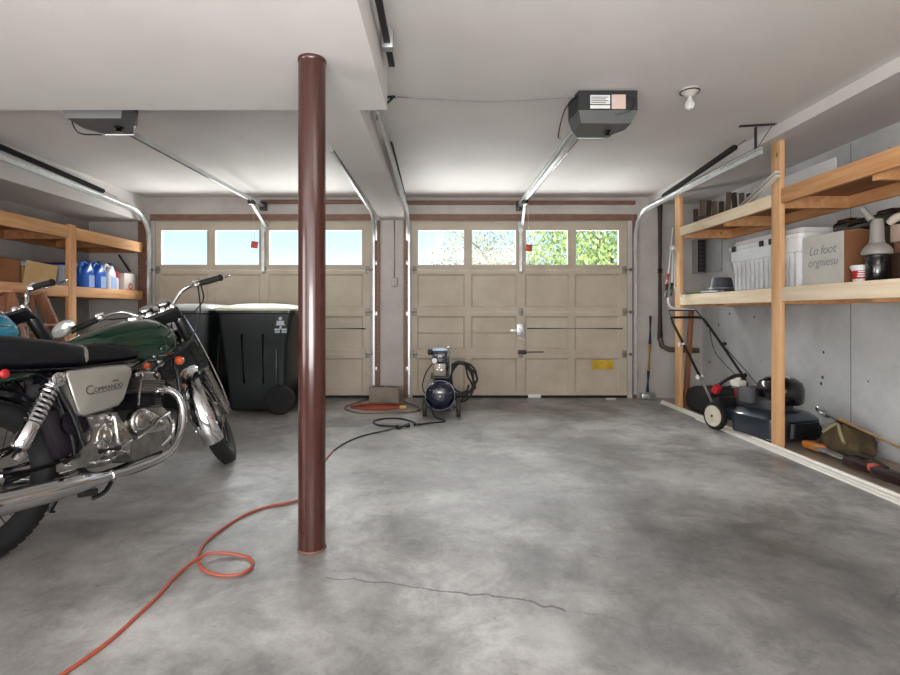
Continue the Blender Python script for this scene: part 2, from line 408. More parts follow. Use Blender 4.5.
ZS = [0.012, .52, 1.02, 1.52, ZD]
def garage_door(n, x0, x1):
    root = bpy.data.objects.new('door_%d' % n, None); COL.objects.link(root); root.location = ((x0+x1)/2, YB+.05, 0); root['kind'] = 'structure'
    WORLD[root.name] = Vector(root.location)
    yf = YB+.012; W = x1-x0
    # window / panel columns measured from the right-hand door
    cols = [(.062, .631), (.702, 1.248), (1.343, 1.865), (1.936, 2.47)]
    for i in range(4):
        za, zb = ZS[i]+.002, ZS[i+1]-.002
        m = MB(); top = i == 3
        if not top:
            m.bb(x0+.003, x1-.003, yf+.02, yf+.045, za, zb)
            for (a, b) in cols:
                A, B, C_, D_ = x0+a, x0+b, za+.05, zb-.045; q = .022
                for (p0, p1, o0, o1) in (((A, C_), (B, C_), (A+q, C_+q), (B-q, C_+q)), ((A, D_), (B, D_), (A+q, D_-q), (B-q, D_-q)), ((A, C_), (A, D_), (A+q, C_+q), (A+q, D_-q)), ((B, C_), (B, D_), (B-q, C_+q), (B-q, D_-q))):
                    m.add([(p0[0], yf+.004, p0[1]), (p1[0], yf+.004, p1[1]), (o1[0], yf+.0195, o1[1]), (o0[0], yf+.0195, o0[1])], [[0, 1, 2, 3]])
        # stiles and rails
        r0, r1 = (.046, .095) if top else (.05, .045)
        m.bb(x0+.003, x1-.003, yf, yf+.045 if top else yf+.02, za, za+r0); m.bb(x0+.003, x1-.003, yf, yf+.045 if top else yf+.02, zb-r1, zb)
        xs = [x0+.003]+[v for cc in cols for v in (x0+cc[0], x0+cc[1])]+[x1-.003]
        for k in range(0, len(xs), 2): m.bb(xs[k], xs[k+1], yf, yf+.045 if top else yf+.02, za+r0, zb-r1)
        sec = struct('door_section', m, M_door, root)
        if top:
            for (a, b) in cols:
                f = MB(); A, B, C_, D_ = x0+a, x0+b, za+r0, zb-r1
                for q in ((A, A+.014, C_, D_), (B-.014, B, C_, D_), (A+.014, B-.014, C_, C_+.014), (A+.014, B-.014, D_-.014, D_)):
                    f.bb(q[0], q[1], yf-.008, yf+.03, q[2], q[3])
                fr = struct('window_frame', f, M_frame, sec)
                struct('window_pane', MB().bb(A+.010, B-.010, yf+.016, yf+.020, C_+.010, D_-.010), M_glass, fr)
        if i > 0:
            for hx in (x0+.035, x0+1.295, x1-.035):
                h = MB(); h.box((hx, yf-.004, ZS[i]), (.05, .006, .09), None, .002); h.cyl((hx-.03, yf-.014, ZS[i]), (hx+.03, yf-.014, ZS[i]), .007, seg=8)
                if hx in (x0+.035, x1-.035): 
                    sgn = -1 if hx < (x0+x1)/2 else 1
                    h.cyl((hx, yf-.02, ZS[i]), (hx+sgn*.06, yf-.03, ZS[i]), .006, seg=8); h.cyl((hx+sgn*.055, yf-.03, ZS[i]), (hx+sgn*.07, yf-.03, ZS[i]), .02, seg=12)
                struct('hinge', h, mat('dull_zinc', '8F8B84', .5, .6, var=.15), root, True)
    cx = x0+1.29
    lk = MB(); lk.box((cx, yf-.012, .815), (.09, .02, .14), None, .004); lk.box((cx-.07, yf-.01, .80), (.1, .012, .03), None, .003)
    lk.cyl((cx, yf-.02, .83), (cx, yf-.05, .83), .018, seg=12); lk.beam((cx-.03, yf-.04, .72), (cx+.07, yf-.04, .68), .02, .008)
    struct('lock', lk, M_galv, root, True)
    b = MB(); b.cyl((cx+.08, yf-.012, .825), (x1-.06, yf-.012, .822), .007, seg=8); struct('lock_bar', b, M_darkm, root, True)
    b = MB(); b.cyl((x0+.06, yf-.006, .77), (cx-.1, yf-.006, .77), .004, seg=8); struct('lock_cable', b, M_galv, root, True)
    h = MB(); h.box((cx+.02, yf-.01, .545), (.1, .02, .05), None, .004); h.beam((cx-.02, yf-.03, .545), (cx+.27, yf-.03, .548), .018, .012); h.cyl((cx, yf-.0, .545), (cx, yf-.04, .545), .015)
    struct('handle', h, M_darkm, root, True)
    s = MB(); s.bb(x0+.005, x1-.005, yf-.004, yf+.03, .0, .03); struct('bottom_seal', s, M_blackr, root)
    s = MB(); s.box((cx, yf-.015, ZD-.07), (.06, .03, .12), None, .004); s.beam((cx, yf-.03, ZD-.03), (cx, yf-.03, ZS[3]-.02), .035, .006, (0, 1, 0)); struct('operator_bracket', s, M_galv, root)
    return root
garage_door(1, *D1)
d2 = garage_door(2, *D2)
mm = MB(); mm.bb(1.77, 2.02, YB+.006, YB+.011, .34, .45); o = mm.build('yellow_patch', mat('yellow_tape', 'D8B32A', .5, var=.2), d2)
o['label'] = 'yellow sticker patch on the lowest right panel'

# ------------------------------------------------------------------ tracks and springs
def track(x, zend, yend, side, label):
    """C-channel: vertical run, curved corner, horizontal run to yend at height zend. side=+1 opens to +X"""
    t = thing('garage_door_track', (x, YB-.06, 0), label, 'door track', 'steel garage door tracks')
    r = .32; y0 = YB-.055; zt = 2.165; path = [(y0, .05), (y0, zt-r)]
    for k in range(1, 9):
        a = PI/2*k/8; path.append((y0-r+r*math.cos(a), zt-r+r*math.sin(a)))
    path.append((yend, zend))
    prof = [(.0, -.026), (.0, .026), (side*.022, .026), (side*.022, .018), (side*.004, .018), (side*.004, -.018), (side*.022, -.018), (side*.022, -.026)]
    rings = []
    for i, (y, z) in enumerate(path):
        a = path[max(0, i-1)]; b = path[min(len(path)-1, i+1)]; d = Vector((0, b[0]-a[0], b[1]-a[1])).normalized(); nrm = Vector((0, -d.z, d.y))
        rings.append([Vector((x+p, y, z))+nrm*q for p, q in prof])
    ti = rings
    m = MB(); m.loft(rings[:2], cap=True); m.build('vertical_rail', M_galvw, t, angle=20)
    m = MB(); m.loft(rings[1:-1]); m.loft(rings[-2:]); m.build('horizontal_rail', M_galvw, t, angle=20)
    for z, hh in ((.35, .05), (1.0, .05), (1.6, .05), (1.98, .24)):
        MB().box((x-side*.012, YB-.03, z), (.03, .06, hh), None, .003).build('wall_bracket', M_galv, t)
    h = MB(); hx = x-side*.01
    h.beam((hx, yend+.1, zend-.02), (hx, yend+.1, ZC-.012), .03, .004, (1, 0, 0)); h.beam((hx-.12, yend+.1, ZC-.006), (hx+.12, yend+.06, ZC-.006), .03, .006)
    h.beam((hx, yend+.1, zend+.03), (hx+.10, yend+.07, ZC-.012), .02, .004)
    h.build('ceiling_hanger', M_darkm, t)
    return t
track(2.27, 2.166, 3.62, -1, 'steel door track on the far right, curving in beside the pine shelving')
track(-.41, 2.265, 3.15, 1, 'steel door track right of the centre beam, at the left edge of the right door')
track(-.80, 2.215, 3.72, -1, 'steel door track left of the centre beam, at the right edge of the left door')
track(-3.465, 2.255, 3.5, 1, 'steel door track on the far left, under the soffit edge above the blue jugs')
def spring(p0, p1, label):
    t = thing('extension_spring', p0, label, 'spring', 'dark door springs above the tracks')
    p0, p1 = Vector(p0), Vector(p1); d = p1-p0; x, y, _ = frame_of(d); pts = []
    n = 70
    for i in range(n*6+1):
        a = 2*PI*i/6; pts.append(p0+d*(.12+.8*i/(n*6))+x*(.017*math.cos(a))+y*(.017*math.sin(a)))
    MB().tube(pts, .0085, 5).build('coil', M_blackr, t)
    m = MB(); m.cyl(p0, p0+d*.13, .004, seg=8); m.cyl(p0+d*.91, p1, .004, seg=8); m.cyl(p0, p1, .003, seg=6); m.build('cable', M_darkm, t)
    return t
spring((2.27, 5.45, 2.20), (2.27, 3.83, 2.31), 'dark coil spring above the far right door track')
spring((-.405, 5.4, 2.21), (-.405, 3.75, 2.31), 'dark coil spring hugging the right face of the centre beam')
spring((-.79, 5.3, 2.22), (-.78, 3.85, 2.28), 'dark coil spring hugging the left face of the centre beam')
spring((-3.45, 5.4, 2.235), (-3.46, 3.6, 2.33), 'dark coil spring above the far left door track')
# short track end in the near ceiling
t = thing('ceiling_track_channel', (-.26, 2.1, 2.30), 'short steel channel with a clamp beside the lowered ceiling edge', 'steel channel')
m = MB(); m.beam((-.262, 2.62, 2.285), (-.262, 1.5, 2.30), .03, .012, (0, 0, 1)); m.beam((-.275, 2.60, 2.30), (-.275, 1.5, 2.315), .006, .03); m.build('channel', M_darkm, t)
m = MB(); m.box((-.262, 2.42, 2.31), (.055, .05, .09), None, .006); m.build('clamp', M_galv, t)
m = MB(); m.bb(-.272, -.25, 2.40, 2.44, 2.33, ZC); m.build('hanger', M_galv, t)
# ------------------------------------------------------------------ column
t = thing('support_column', (-.565, 2.2, 0), 'glossy brown-red round steel column standing in the middle of the garage', 'column')
M_col = mat('brown_column_paint', '3B1C16', .2, coat=.3, var=.06, vscale=4, bump=.02, bscale=25)
MB().lathe([(.058, 0), (.058, 2.095)], (-.565, 2.2, 0), seg=48).build('shaft', M_col, t)
MB().lathe([(.0585, 0), (.0605, .002), (.0605, .006), (.0585, .01)], (-.565, 2.2, 0), seg=48).build('base_ring', mat('rusty_foot', '6B4636', .7, var=.2), t)
MB().lathe([(.058, 2.09), (.0605, 2.094), (.0605, 2.107)], (-.565, 2.2, 0), seg=48).build('top_plate', M_col, t)

# ------------------------------------------------------------------ door openers
M_op = mat('opener_grey', '2B2D2F', .45, .2, var=.1); M_oplow = mat('opener_lens', '525454', .4, var=.05)
def opener(cx, cy, zc, rail_to, label, lab2):
    t = thing('garage_door_opener', (cx, cy, ZC-.2), label, 'door opener', 'ceiling garage door openers')
    zt, zb = zc, zc-.19
    # housing: octagonal outline seen from below, front face tall, underside sloping to the rail side
    out = [(-.17, -.14), (.19, -.14), (.19, .01), (.09, .17), (-.12, .17), (-.19, .04)]
    top = [Vector((cx+x, cy+y, zt)) for x, y in out]; mid = [Vector((cx+x, cy+y, zb+.07)) for x, y in out]
    low = [Vector((cx+x*.86, cy+y*.86+.01, zb)) for x, y in out]
    MB().loft([top, mid]).build('housing', M_op, t, smooth=False)
    MB().loft([mid, low]).build('lamp_lens', M_oplow, t, smooth=False)
    g = [p+Vector((0, 0, 0)) for p in mid]
    rim = MB(); rim.tube([p+Vector((0, 0, 0)) for p in (low[5], low[4], low[3], low[2])], .006, 6); rim.build('rim', M_galvw, t)
    y = cy-.142
    m = MB(); m.bb(cx-.10, cx+.02, y-.004, y, zt-.085, zt-.03); m.bb(cx-.10, cx+.02, y-.004, y, zt-.112, zt-.092); l = m.build('warning_label', M_white, t)
    m = MB()
    for k in range(4): m.bb(cx-.095, cx+.01-.015*(k % 2), y-.0048, y-.0042, zt-.045-k*.011, zt-.041-k*.011)
    m.build('label_print', M_black, l)
    MB().bb(cx+.03, cx+.115, y-.006, y, zt-.115, zt-.028).build('terminal_cover', mat('pale_pink_plastic', 'C9B3A8', .5), t)
    m = MB(); m.cyl((cx+.06, cy+.03, zb-.0), (cx+.06, cy+.03, zb-.03), .028, .022); m.build('lamp_socket', M_blackg, t)
    m = MB(); m.sphere((cx+.13, cy+.0, zb+.02), .017); m.build('button', M_white, t)
    m = MB()
    m.tube([(cx+.12, y, zt-.04), (cx+.16, y-.02, zt-.06), (cx+.14, y-.02, zt-.13), (cx+.05, y-.01, zt-.15)], .003, 6, 5)
    m.build('wiring', M_blackg, t); m = MB()
    m.tube([(cx-.17, y+.02, zt-.02), (cx-.22, cy, zt-.06), (cx-.24, cy+.1, zb), (cx-.19, cy+.25, zb+.03)], .004, 6, 6); m.build('wiring', M_blackg, t)
    m = MB()
    for sx in (-.12, .12): m.bb(cx+sx-.015, cx+sx+.015, cy-.05, cy-.045, zt, ZC)
    m.bb(cx-.19, cx+.19, cy-.06, cy-.04, ZC-.012, ZC); m.build('mounting_strap', M_galv, t)
    rx, ry, rz = rail_to
    m = MB(); a = Vector((cx-.07, cy+.15, zb+.075)); b = Vector((rx, ry, rz))
    m.beam(a, b, .03, .035); m.beam(a+Vector((-.03, 0, .02)), b+Vector((-.02, 0, .02)), .008, .03); m.build('rail', M_galvw, t)
    m = MB(); m.tube([a+Vector((.022, 0, -.028)), b+Vector((.022, 0, -.028))], .005, 6); m.build('chain', M_blackg, t)
    tr = a+(b-a)*.86
    m = MB(); m.box(tr+Vector((0, 0, -.035)), (.06, .09, .05), None, .006); m.build('trolley', M_blackg, t)
    m = MB(); m.beam(tr+Vector((0, .02, -.05)), (rx+.03, YB-.02, ZD-.08), .03, .006, (0, 1, .2)); m.build('door_arm', M_galvw, t)
    hz = lab2
    m = MB(); m.cyl(tr+Vector((.03, -.02, -.05)), (tr.x+.04, tr.y-.02, hz+.05), .0025, seg=6); c_ = m.build('release_cord', M_white, t)
    m = MB(); m.box((tr.x+.04, tr.y-.02, hz), (.075, .02, .075), (0, R(8), 0), .008); m.build('release_handle', mat('red_handle', 'B5402E', .45), c_)
    m = MB(); m.box((rx, YB-.025, rz), (.08, .05, .1), None, .004); m.build('header_bracket', M_darkm, t)
    return t
opener(1.0, 3.26, 2.375, (.905, 6.03, 2.27), 'dark garage door opener with white labels on the ceiling of the right bay', 1.73)
opener(-2.0, 3.02, 2.315, (-2.12, 6.03, 2.27), 'dark garage door opener half hidden by the lowered ceiling, over the motorcycle bay', 1.76)

# bulb, wires, outlet
t = thing('ceiling_bulb', (1.51, 3.12, ZC-.12), 'bare light bulb in a white porcelain holder on the right bay ceiling', 'light bulb')
MB().lathe([(.055, ZC), (.055, ZC-.012), (.035, ZC-.03), (.022, ZC-.045)], (1.51, 3.12, 0)).build('lamp_holder', mat('porcelain', 'B9B4AC', .4), t)
MB().lathe([(.013, ZC-.045), (.014, ZC-.06), (.028, ZC-.085), (.030, ZC-.1), (.022, ZC-.118), (.004, ZC-.126)], (1.51, 3.12, 0)).build('bulb', mat('frosted_glass', 'E6E6E2', .25, trans=.4), t)
MB().torus((1.51, 3.12, ZC-.014), (0, 0, 1), .055, .004, 24, 6).build('holder_rim', M_darkm, t)
tag(MB().tube([(-.29, 3.2, ZC-.01), (.2, 3.22, ZC-.03), (.5, 3.22, ZC-.025), (.82, 3.2, ZC-.012)], .0025, 6, 8).build('ceiling_wire', mat('wire_grey', '7E7B78', .6)), 'thin grey wire sagging across the ceiling to the right opener', 'wire')
t = thing('outlet_box', (-.575, YB-.03, 1.33), 'small grey outlet box with a conduit on the pier between the two doors', 'outlet box')
MB().box((-.575, YB-.02, 1.375), (.07, .04, .11), None, .006).build('box', mat('outlet_grey', 'A7A39D', .5), t)
MB().cyl((-.575, YB-.012, 1.43), (-.575, YB-.012, 2.10), .007, seg=8).build('conduit', mat('conduit_paint', 'A39E98', .5), t)
t = thing('drain_pipe', (2.56, 5.98, .8), 'brown vertical drain pipe with an elbow in the right back corner', 'pipe')
px_ = P(660, 190, 5.97).x
m = MB(); m.tube([(px_, 5.97, 2.29), (px_, 5.97, .72), (px_+.02, 5.96, .62), (px_+.1, 5.95, .58), (px_+.42, 5.9, .575)], .03, 12); m.build('pipe', mat('dark_pipe', '5B4C44', .5, var=.15), t)
m = MB()
for z in (.74, 1.5): m.cyl((px_, 5.97, z-.02), (px_, 5.97, z+.02), .037, seg=14)
m.build('coupling', M_darkm, t)
# electric panel on the back wall
t = thing('electric_panel', (3.0, 5.93, 1.45), 'grey electric panel with its door open showing dark breakers, above the lower shelf', 'electric panel')
a = P(697, 239, 5.93); b = P(711.5, 273, 5.93)
m = MB(); m.bb(a.x, XR-.003, 5.93, YB-.002, b.z, a.z, .004); m.build('cabinet', mat('panel_grey', '8F9292', .45, .3), t)
m = MB(); m.bb(a.x+.008, XR-.012, 5.92, 5.929, b.z+.012, a.z-.012); br = m.build('breaker_face', mat('dark_bakelite', '1C1818', .5), t)
for k in range(7):
    for q in (0, 1): m = MB(); m.bb(a.x+.02+q*.05, a.x+.055+q*.05, 5.908, 5.919, b.z+.04+k*.048, b.z+.07+k*.048); m.build('breaker', mat('breaker_grey', '3E3A3A', .5), br)
m = MB(); m.bb(XR-.022, XR-.008, 5.60, 5.925, b.z, a.z, .002); m.build('panel_door', mat('panel_door_grey', 'A7ABAC', .45, .2), t)

# ------------------------------------------------------------------ right shelving
t = thing('wooden_shelving', (2.78, 4.2, 0), 'pine shelving built along the right concrete wall, two long shelves on upright posts', 'shelving')
for (y0, y1, zt) in ((5.39, 5.50, 2.298), (3.785, 3.885, 2.298), (2.2, 2.29, 2.298)):
    MB().bb(2.5, 2.538, y0, y1, 0, zt, .003).build('post', M_wPz, t)
def rail(y0, y1, z0, z1, m): MB().bb(2.503, 2.541, y0, y1, z0, z1, .003).build('front_rail', m, t)
rail(3.89, 5.385, 1.095, 1.20, M_wP); rail(2.295, 3.78, 1.10, 1.205, M_wP); rail(1.2, 2.195, 1.10, 1.205, M_wP)
rail(3.89, 5.385, 1.82, 1.915, M_wP); rail(2.295, 3.78, 1.825, 1.935, M_wL); rail(1.2, 2.195, 1.825, 1.935, M_wL)
for (z, y1) in ((1.185, 5.5), (1.90, 5.5)):
    MB().bb(2.542, XR-.042, 1.2, y1, z-.015, z).build('shelf_board', M_ply, t)
for (y, z) in ((5.36, 1.125), (4.6, 1.125), (3.82, 1.125), (3.0, 1.125), (5.36, 1.84), (4.6, 1.84), (3.82, 1.84), (3.0, 1.84)):
    MB().bb(2.542, XR-.042, y-.019, y+.019, z-.045, z+.044).build('cross_support', M_wL, t)
for z in (1.13, 1.845):
    MB().bb(XR-.04, XR-.002, 1.2, 5.5, z-.045, z+.04).build('wall_ledger', M_wL, t)
# leaning brown plank by the far post
a = P(688, 302, 5.62); b = P(680, 388, 5.30)
m = MB(); m.beam((2.60, 5.44, .20), (2.66, 5.46, 1.06), .05, .03, (0, 1, 0), .003); m.beam((2.555, 5.43, .0), (2.60, 5.44, .21), .05, .03, (0, 1, 0), .003)
m.build('leaning_brace', wood('reddish_brace', '8A5A3A', '6E4429', 'Z', knots=False), t)

def tap(origin_thing): return origin_thing
# ---- tote
def rounded(cx, cy, hx, hy, r, n=4):
    o = []
    for (sx, sy, a0) in ((1, 1, 0), (-1, 1, PI/2), (-1, -1, PI), (1, -1, 1.5*PI)):
        for k in range(n+1):
            a = a0+PI/2*k/n; o.append((cx+sx*(hx-r)+r*math.cos(a), cy+sy*(hy-r)+r*math.sin(a)))
    return o
def ring(pts, z): return [Vector((x, y, z)) for x, y in pts]
zs = 1.206
t = thing('storage_tote', (2.80, 4.02, zs), 'large light grey ribbed plastic tote with a snap lid on the lower right shelf', 'storage tote')
y0, y1, x0, x1 = 3.67, 4.58, 2.57, 2.98
cx, cy = (x0+x1)/2, (y0+y1)/2; hx, hy = (x1-x0)/2, (y1-y0)/2
m = MB(); m.loft([ring(rounded(cx, cy, hx*.90, hy*.93, .04), zs), ring(rounded(cx, cy, hx*.95, hy*.965, .04), zs+.25), ring(rounded(cx, cy, hx*.99, hy*.985, .04), zs+.255), ring(rounded(cx, cy, hx, hy, .04), zs+.36)])
for k in range(13):
    y = y0+.09+k*(y1-y0-.18)/12; m.tube([(x0+.022, y, zs+.006), (x0+.006, y, zs+.25)], (.019, .023), 10)
for k in range(5):
    x = x0+.08+k*(x1-x0-.16)/4; m.tube([(x, y0+.036, zs+.006), (x, y0+.016, zs+.25)], (.019, .023), 10)
m.build('bin_body', M_tote, t)
m = MB(); m.loft([ring(rounded(cx, cy, hx+.012, hy+.012, .045), zs+.355), ring(rounded(cx, cy, hx+.014, hy+.014, .045), zs+.385), ring(rounded(cx, cy, hx-.015, hy-.015, .04), zs+.395), ring(rounded(cx, cy, hx-.03, hy-.03, .04), zs+.43)]); m.build('lid', M_white, t)
for y in (y0+.30, y0+.42, y1-.1):
    m = MB(); m.box((x0-.018, y, zs+.362), (.012, .05, .045), None, .004); m.build('latch', M_black, t)
# ---- black case behind / above the box
t = thing('power_tool_case', (2.80, 3.32, zs), 'black hard case lying on top of stacked goods behind the handwritten cardboard box', 'tool case')
zc = zs+.40
m = MB(); m.box((2.87, 3.39, zc), (.20, .49, .085), None, .02); m.box((2.86, 3.55, zc+.035), (.16, .13, .06), None, .02); m.box((2.86, 3.22, zc+.035), (.16, .13, .06), None, .02); m.build('case_shell', M_blackg, t)
m = MB(); m.tube([(2.78, 3.32, zc), (2.76, 3.34, zc+.01), (2.76, 3.46, zc+.01), (2.78, 3.48, zc)], .012, 8, 4); m.build('handle', M_black, t)
t2 = thing('wooden_crate', (2.88, 3.25, zs), 'dark crate under the black case, mostly behind the cardboard box', 'crate')
m = MB(); m.bb(2.79, 3.0, 3.16, 3.62, zs, zc-.043, .006); m.build('crate_body', mat('crate_dark', '3A3029', .7, var=.2), t2)
# ---- handwritten cardboard box
M_boxw = mat('pale_cardboard', 'BDBBB4', .8, var=.06)
bx0, bx1, by0, by1, bz = 2.555, 2.745, 3.04, 3.49, zs+.335
by0, by1 = FPX*2.555/(843-443), FPX*2.555/(803-443)
t = thing('cardboard_box', (2.65, 3.3, zs), 'pale cardboard box with pencilled handwriting on its side, on the lower right shelf', 'cardboard box')
m = MB(); m.bb(bx0, bx0+.006, by0, by1, zs, bz); m.build('written_side', M_boxw, t)
m = MB(); m.bb(bx0+.006, bx1, by0, by0+.006, zs, bz); m.bb(bx0+.006, bx1, by1-.006, by1, zs, bz); m.bb(bx1-.006, bx1, by0, by1, zs, bz); m.bb(bx0+.006, bx1, by0, by1, zs, zs+.006); m.build('box_body', M_cardd, t)
m = MB(); m.box(((bx0+bx1)/2-.045, (by0+by1)/2, bz+.002), (.1, by1-by0-.01, .004), (0, R(-4), 0)); m.box(((bx0+bx1)/2+.05, (by0+by1)/2, bz+.006), (.095, by1-by0-.01, .004), (0, R(6), 0)); m.build('flap', M_card, t)
M_pen = mat('pencil', '85868A', .8)
text_part('handwriting', 'Lo foot', .085, (bx0-.001, by1-.06, zs+.205), (0, -1, 0), (0, 0, 1), M_pen, t, .0004, .25, sx=.95)
text_part('handwriting', 'orgniesu', .082, (bx0-.001, by1-.05, zs+.125), (0, -1, 0), (0, 0.05, 1), M_pen, t, .0004, .25, sx=.95)
# ---- red/white tub
tb = P(857, 280, 3.02); ty = 3.19; tr_ = 10.5/FPX*ty
t = thing('plastic_tub', (2.62, ty, zs), 'small white tub with a red label beside the cardboard box', 'tub')
MB().lathe([(.043, 0), (.046, .01), (.056, .092)], (2.62, ty, zs), seg=28).build('tub_body', M_white, t)
MB().lathe([(.0585, .085), (.0605, .09), (.0605, .102), (.057, .106)], (2.62, ty, zs), seg=28).build('lid', M_white, t)
lb = MB(); lb.lathe([(.0478, .02), (.0545, .072)], (2.62, ty, zs), seg=28, cap=False); lo = lb.build('label', mat('tub_label_red', 'B5262E', .45, var=.15), t)
dirv = Vector((-.62, -.78, 0)); sidev = Vector((.78, -.62, 0))
for k, tx in enumerate(('Great', 'Value')):
    text_part('label_text', tx, .022, Vector((2.62, ty, zs+.055-.022*k))+dirv*.0575-sidev*.026, sidev, (0, 0, 1), M_white, lo, .0006, .2) if False else None
m = MB()
for k in range(3): m.box(Vector((2.62, ty, zs+.036+k*.014))+dirv*.0535, (.05-.006*k, .003, .006), (0, 0, math.atan2(sidev.y, sidev.x)))
m.build('label_stripe', M_white, lo)
# ---- black canister with grey funnel
ky = FPX*2.63/(877-443)
t = thing('canister', (2.63, ky, zs), 'tall black canister standing at the right end of the lower shelf, under a grey funnel', 'canister')
MB().lathe([(.055, 0), (.058, .005), (.058, .15), (.055, .155)], (2.63, ky, zs), seg=28).build('canister_body', M_blackg, t)
MB().lathe([(.0585, .145), (.0585, .158), (.02, .16)], (2.63, ky, zs), seg=28).build('rim', M_darkm, t)
t = thing('funnel', (2.63, ky, zs+.161), 'grey plastic funnel set upside down on the black canister', 'funnel')
M_fun = mat('funnel_grey', '8E8B85', .5, var=.06)
MB().lathe([(.075, 0), (.078, .006), (.075, .03), (.058, .055), (.04, .07), (.036, .10), (.034, .18), (.028, .215)], (2.63, ky, zs+.161), seg=28).build('cone', M_fun, t)
m = MB(); m.tube([(2.63, ky, zs+.33), (2.615, ky+.02, zs+.375), (2.585, ky+.06, zs+.455)], (.026, .016), 12); m.build('spout', M_fun, t)
# ---- boxes and cloth at the right edge
t = thing('small_carton', (2.85, 3.0, zs), 'beige carton on a dark tray at the right edge of the shelf, behind the funnel', 'carton')
m = MB(); m.bb(2.74, 3.0, 2.80, 3.12, zs, zs+.17, .004); m.build('lower_tray', mat('dark_tray', '4A382B', .7, var=.15), t)
m = MB(); m.bb(2.75, 2.99, 2.82, 3.11, zs+.171, zs+.235, .004); m.build('brown_spacer', mat('brown_rim', '8D6A55', .6), t)
m = MB(); m.bb(2.735, 3.0, 2.80, 3.125, zs+.236, zs+.345, .01); m.build('carton_body', mat('beige_carton', 'C2AE9E', .7, var=.06), t)
t = thing('work_glove', (2.80, 3.05, zs+.346), 'pale cream glove lying over the beige carton at the right edge', 'glove')
M_gl = mat('glove_cloth', 'CFC4B6', .85, var=.08, bump=.2); gx, gy, gz = 2.83, 2.98, zs+.346
m = MB(); m.sphere((gx, gy, gz+.045), .085, (1.0, 1.2, .5)); m.tube([(gx-.04, gy+.05, gz+.05), (gx-.08, gy+.11, gz+.04), (gx-.09, gy+.15, gz+.015)], (.030, .022), 10, 4)
for q in (-.05, -.017, .017, .05): m.tube([(gx+q, gy-.04, gz+.055), (gx+q*1.2, gy-.12, gz+.065-abs(q)*.2), (gx+q*1.3, gy-.19+abs(q), gz+.05)], (.022, .015), 10, 4)
m.build('glove_body', M_gl, t)
# ---- black pan / helmet and green tray at the far end of the lower shelf
a = P(715, 290, 5.0)
t = thing('planter_pot', (2.70, 4.88, zs), 'upturned dark plastic pot with a pale ring, left of the grey tote', 'pot')
MB().lathe([(.135, 0), (.13, .012), (.112, .045), (.10, .12), (.09, .15), (.075, .155)], (2.76, 5.06, zs), seg=30).build('pot_body', mat('bluegrey_plastic', '4A4F58', .35, var=.15), t)
MB().torus((2.76, 5.06, zs+.048), (0, 0, 1), .114, .006, 30, 8).build('ring', M_galv, t)
t = thing('green_tray', (2.62, 5.12, zs), 'thin green and white tray at the far end of the lower right shelf', 'tray')
m = MB(); m.loft([ring(rounded(2.60, 5.26, .04, .12, .03), zs), ring(rounded(2.60, 5.26, .05, .13, .03), zs+.014), ring(rounded(2.60, 5.26, .045, .125, .03), zs+.014)]); m.build('tray_base', mat('green_plastic', '6FA04A', .5, var=.2), t)
m = MB(); m.tube([(2.59, 4.72, zs+.008), (2.60, 5.0, zs+.014), (2.60, 5.14, zs+.014)], .008, 8, 3); m.build('tray_handle', M_white, t)
# ---- upper shelf: dark bundle, board, white mouldings
zu = 1.937
t = thing('slatted_bundle', (2.82, 5.15, 1.901), 'dark bundle of upright slats on the far end of the upper right shelf', 'bundle of slats')
for k in range(9):
    x = 2.66+k*.042; h = .20+.025*((k*7) % 4)+.01*k; m = MB(); m.box((x, 5.36-k*.045, 1.901+h/2), (.036, .036, h), (0, R(3*((k % 3)-1)), 0)); m.build('slat', mat(('slat_dark', 'slat_mid')[k % 2], ('41362E', '6E5E50')[k % 2], .7, var=.2), t)
m = MB(); m.beam((2.64, 5.33, 2.0), (2.99, 4.95, 2.0), .006, .03, (0, 0, 1)); m.build('tie_strip', mat('slat_dark', '41362E'), t)
t = thing('white_board', (3.04, 4.6, 1.901), 'white painted board leaning on the wall on the upper right shelf', 'board')
m = MB(); m.bb(3.035, 3.055, 3.95, 5.40, 1.901, 2.22, .003); m.build('board', mat('white_board_paint', 'E3E5E6', .6), t)
a = P(752, 199, 4.15); b = P(783, 171, 3.62)
for k, lab in enumerate(('white moulding strip sticking up over the upper shelf, upper of two', 'white moulding strip sticking up over the upper shelf, lower of two')):
    m = MB(); o_ = Vector((-.012, -.02, -.045))*k
    m.beam(Vector((2.60, 4.45, 1.945))+o_, Vector((2.452, 3.74, 2.05 if k == 0 else 2.06))+o_, .035, .012, None, .002)
    tag(m.build('moulding_strip', mat('white_paint', 'D9D6D0', .5)), lab, 'moulding', 'white moulding strips')
# ------------------------------------------------------------------ things hanging on the far post
t = thing('pick_up_tool', (2.46, 5.36, 1.1), 'white folded reacher poles with red and black grips hanging on the far post', 'reacher tool')
Yp = 5.34
m = MB()
for (a, b) in (((673, 228), (667, 288)), ((673, 247), (672, 285)), ((674, 247), (675, 287))): m.cyl(P(*a, Yp), P(*b, Yp), .009, seg=8)
m.build('pole', M_white, t)
m = MB(); m.sphere(P(672.5, 248, Yp), .03); m.build('joint', M_white, t)
m = MB(); m.cyl(P(668, 274, Yp-.01), P(666.5, 284, Yp-.01), .016, seg=10); m.build('red_sleeve', M_red, t)
m = MB(); m.cyl(P(667, 284, Yp-.01), P(665.5, 297, Yp-.01), .019, seg=10); m.cyl(P(672, 283, Yp-.01), P(670.5, 296, Yp-.01), .017, seg=10); m.build('grip', M_black, t)
t = thing('towel_rail_tube', (2.5, 5.3, 1.0), 'bent white metal tube handle hooked on the far post under the reacher', 'metal tube')
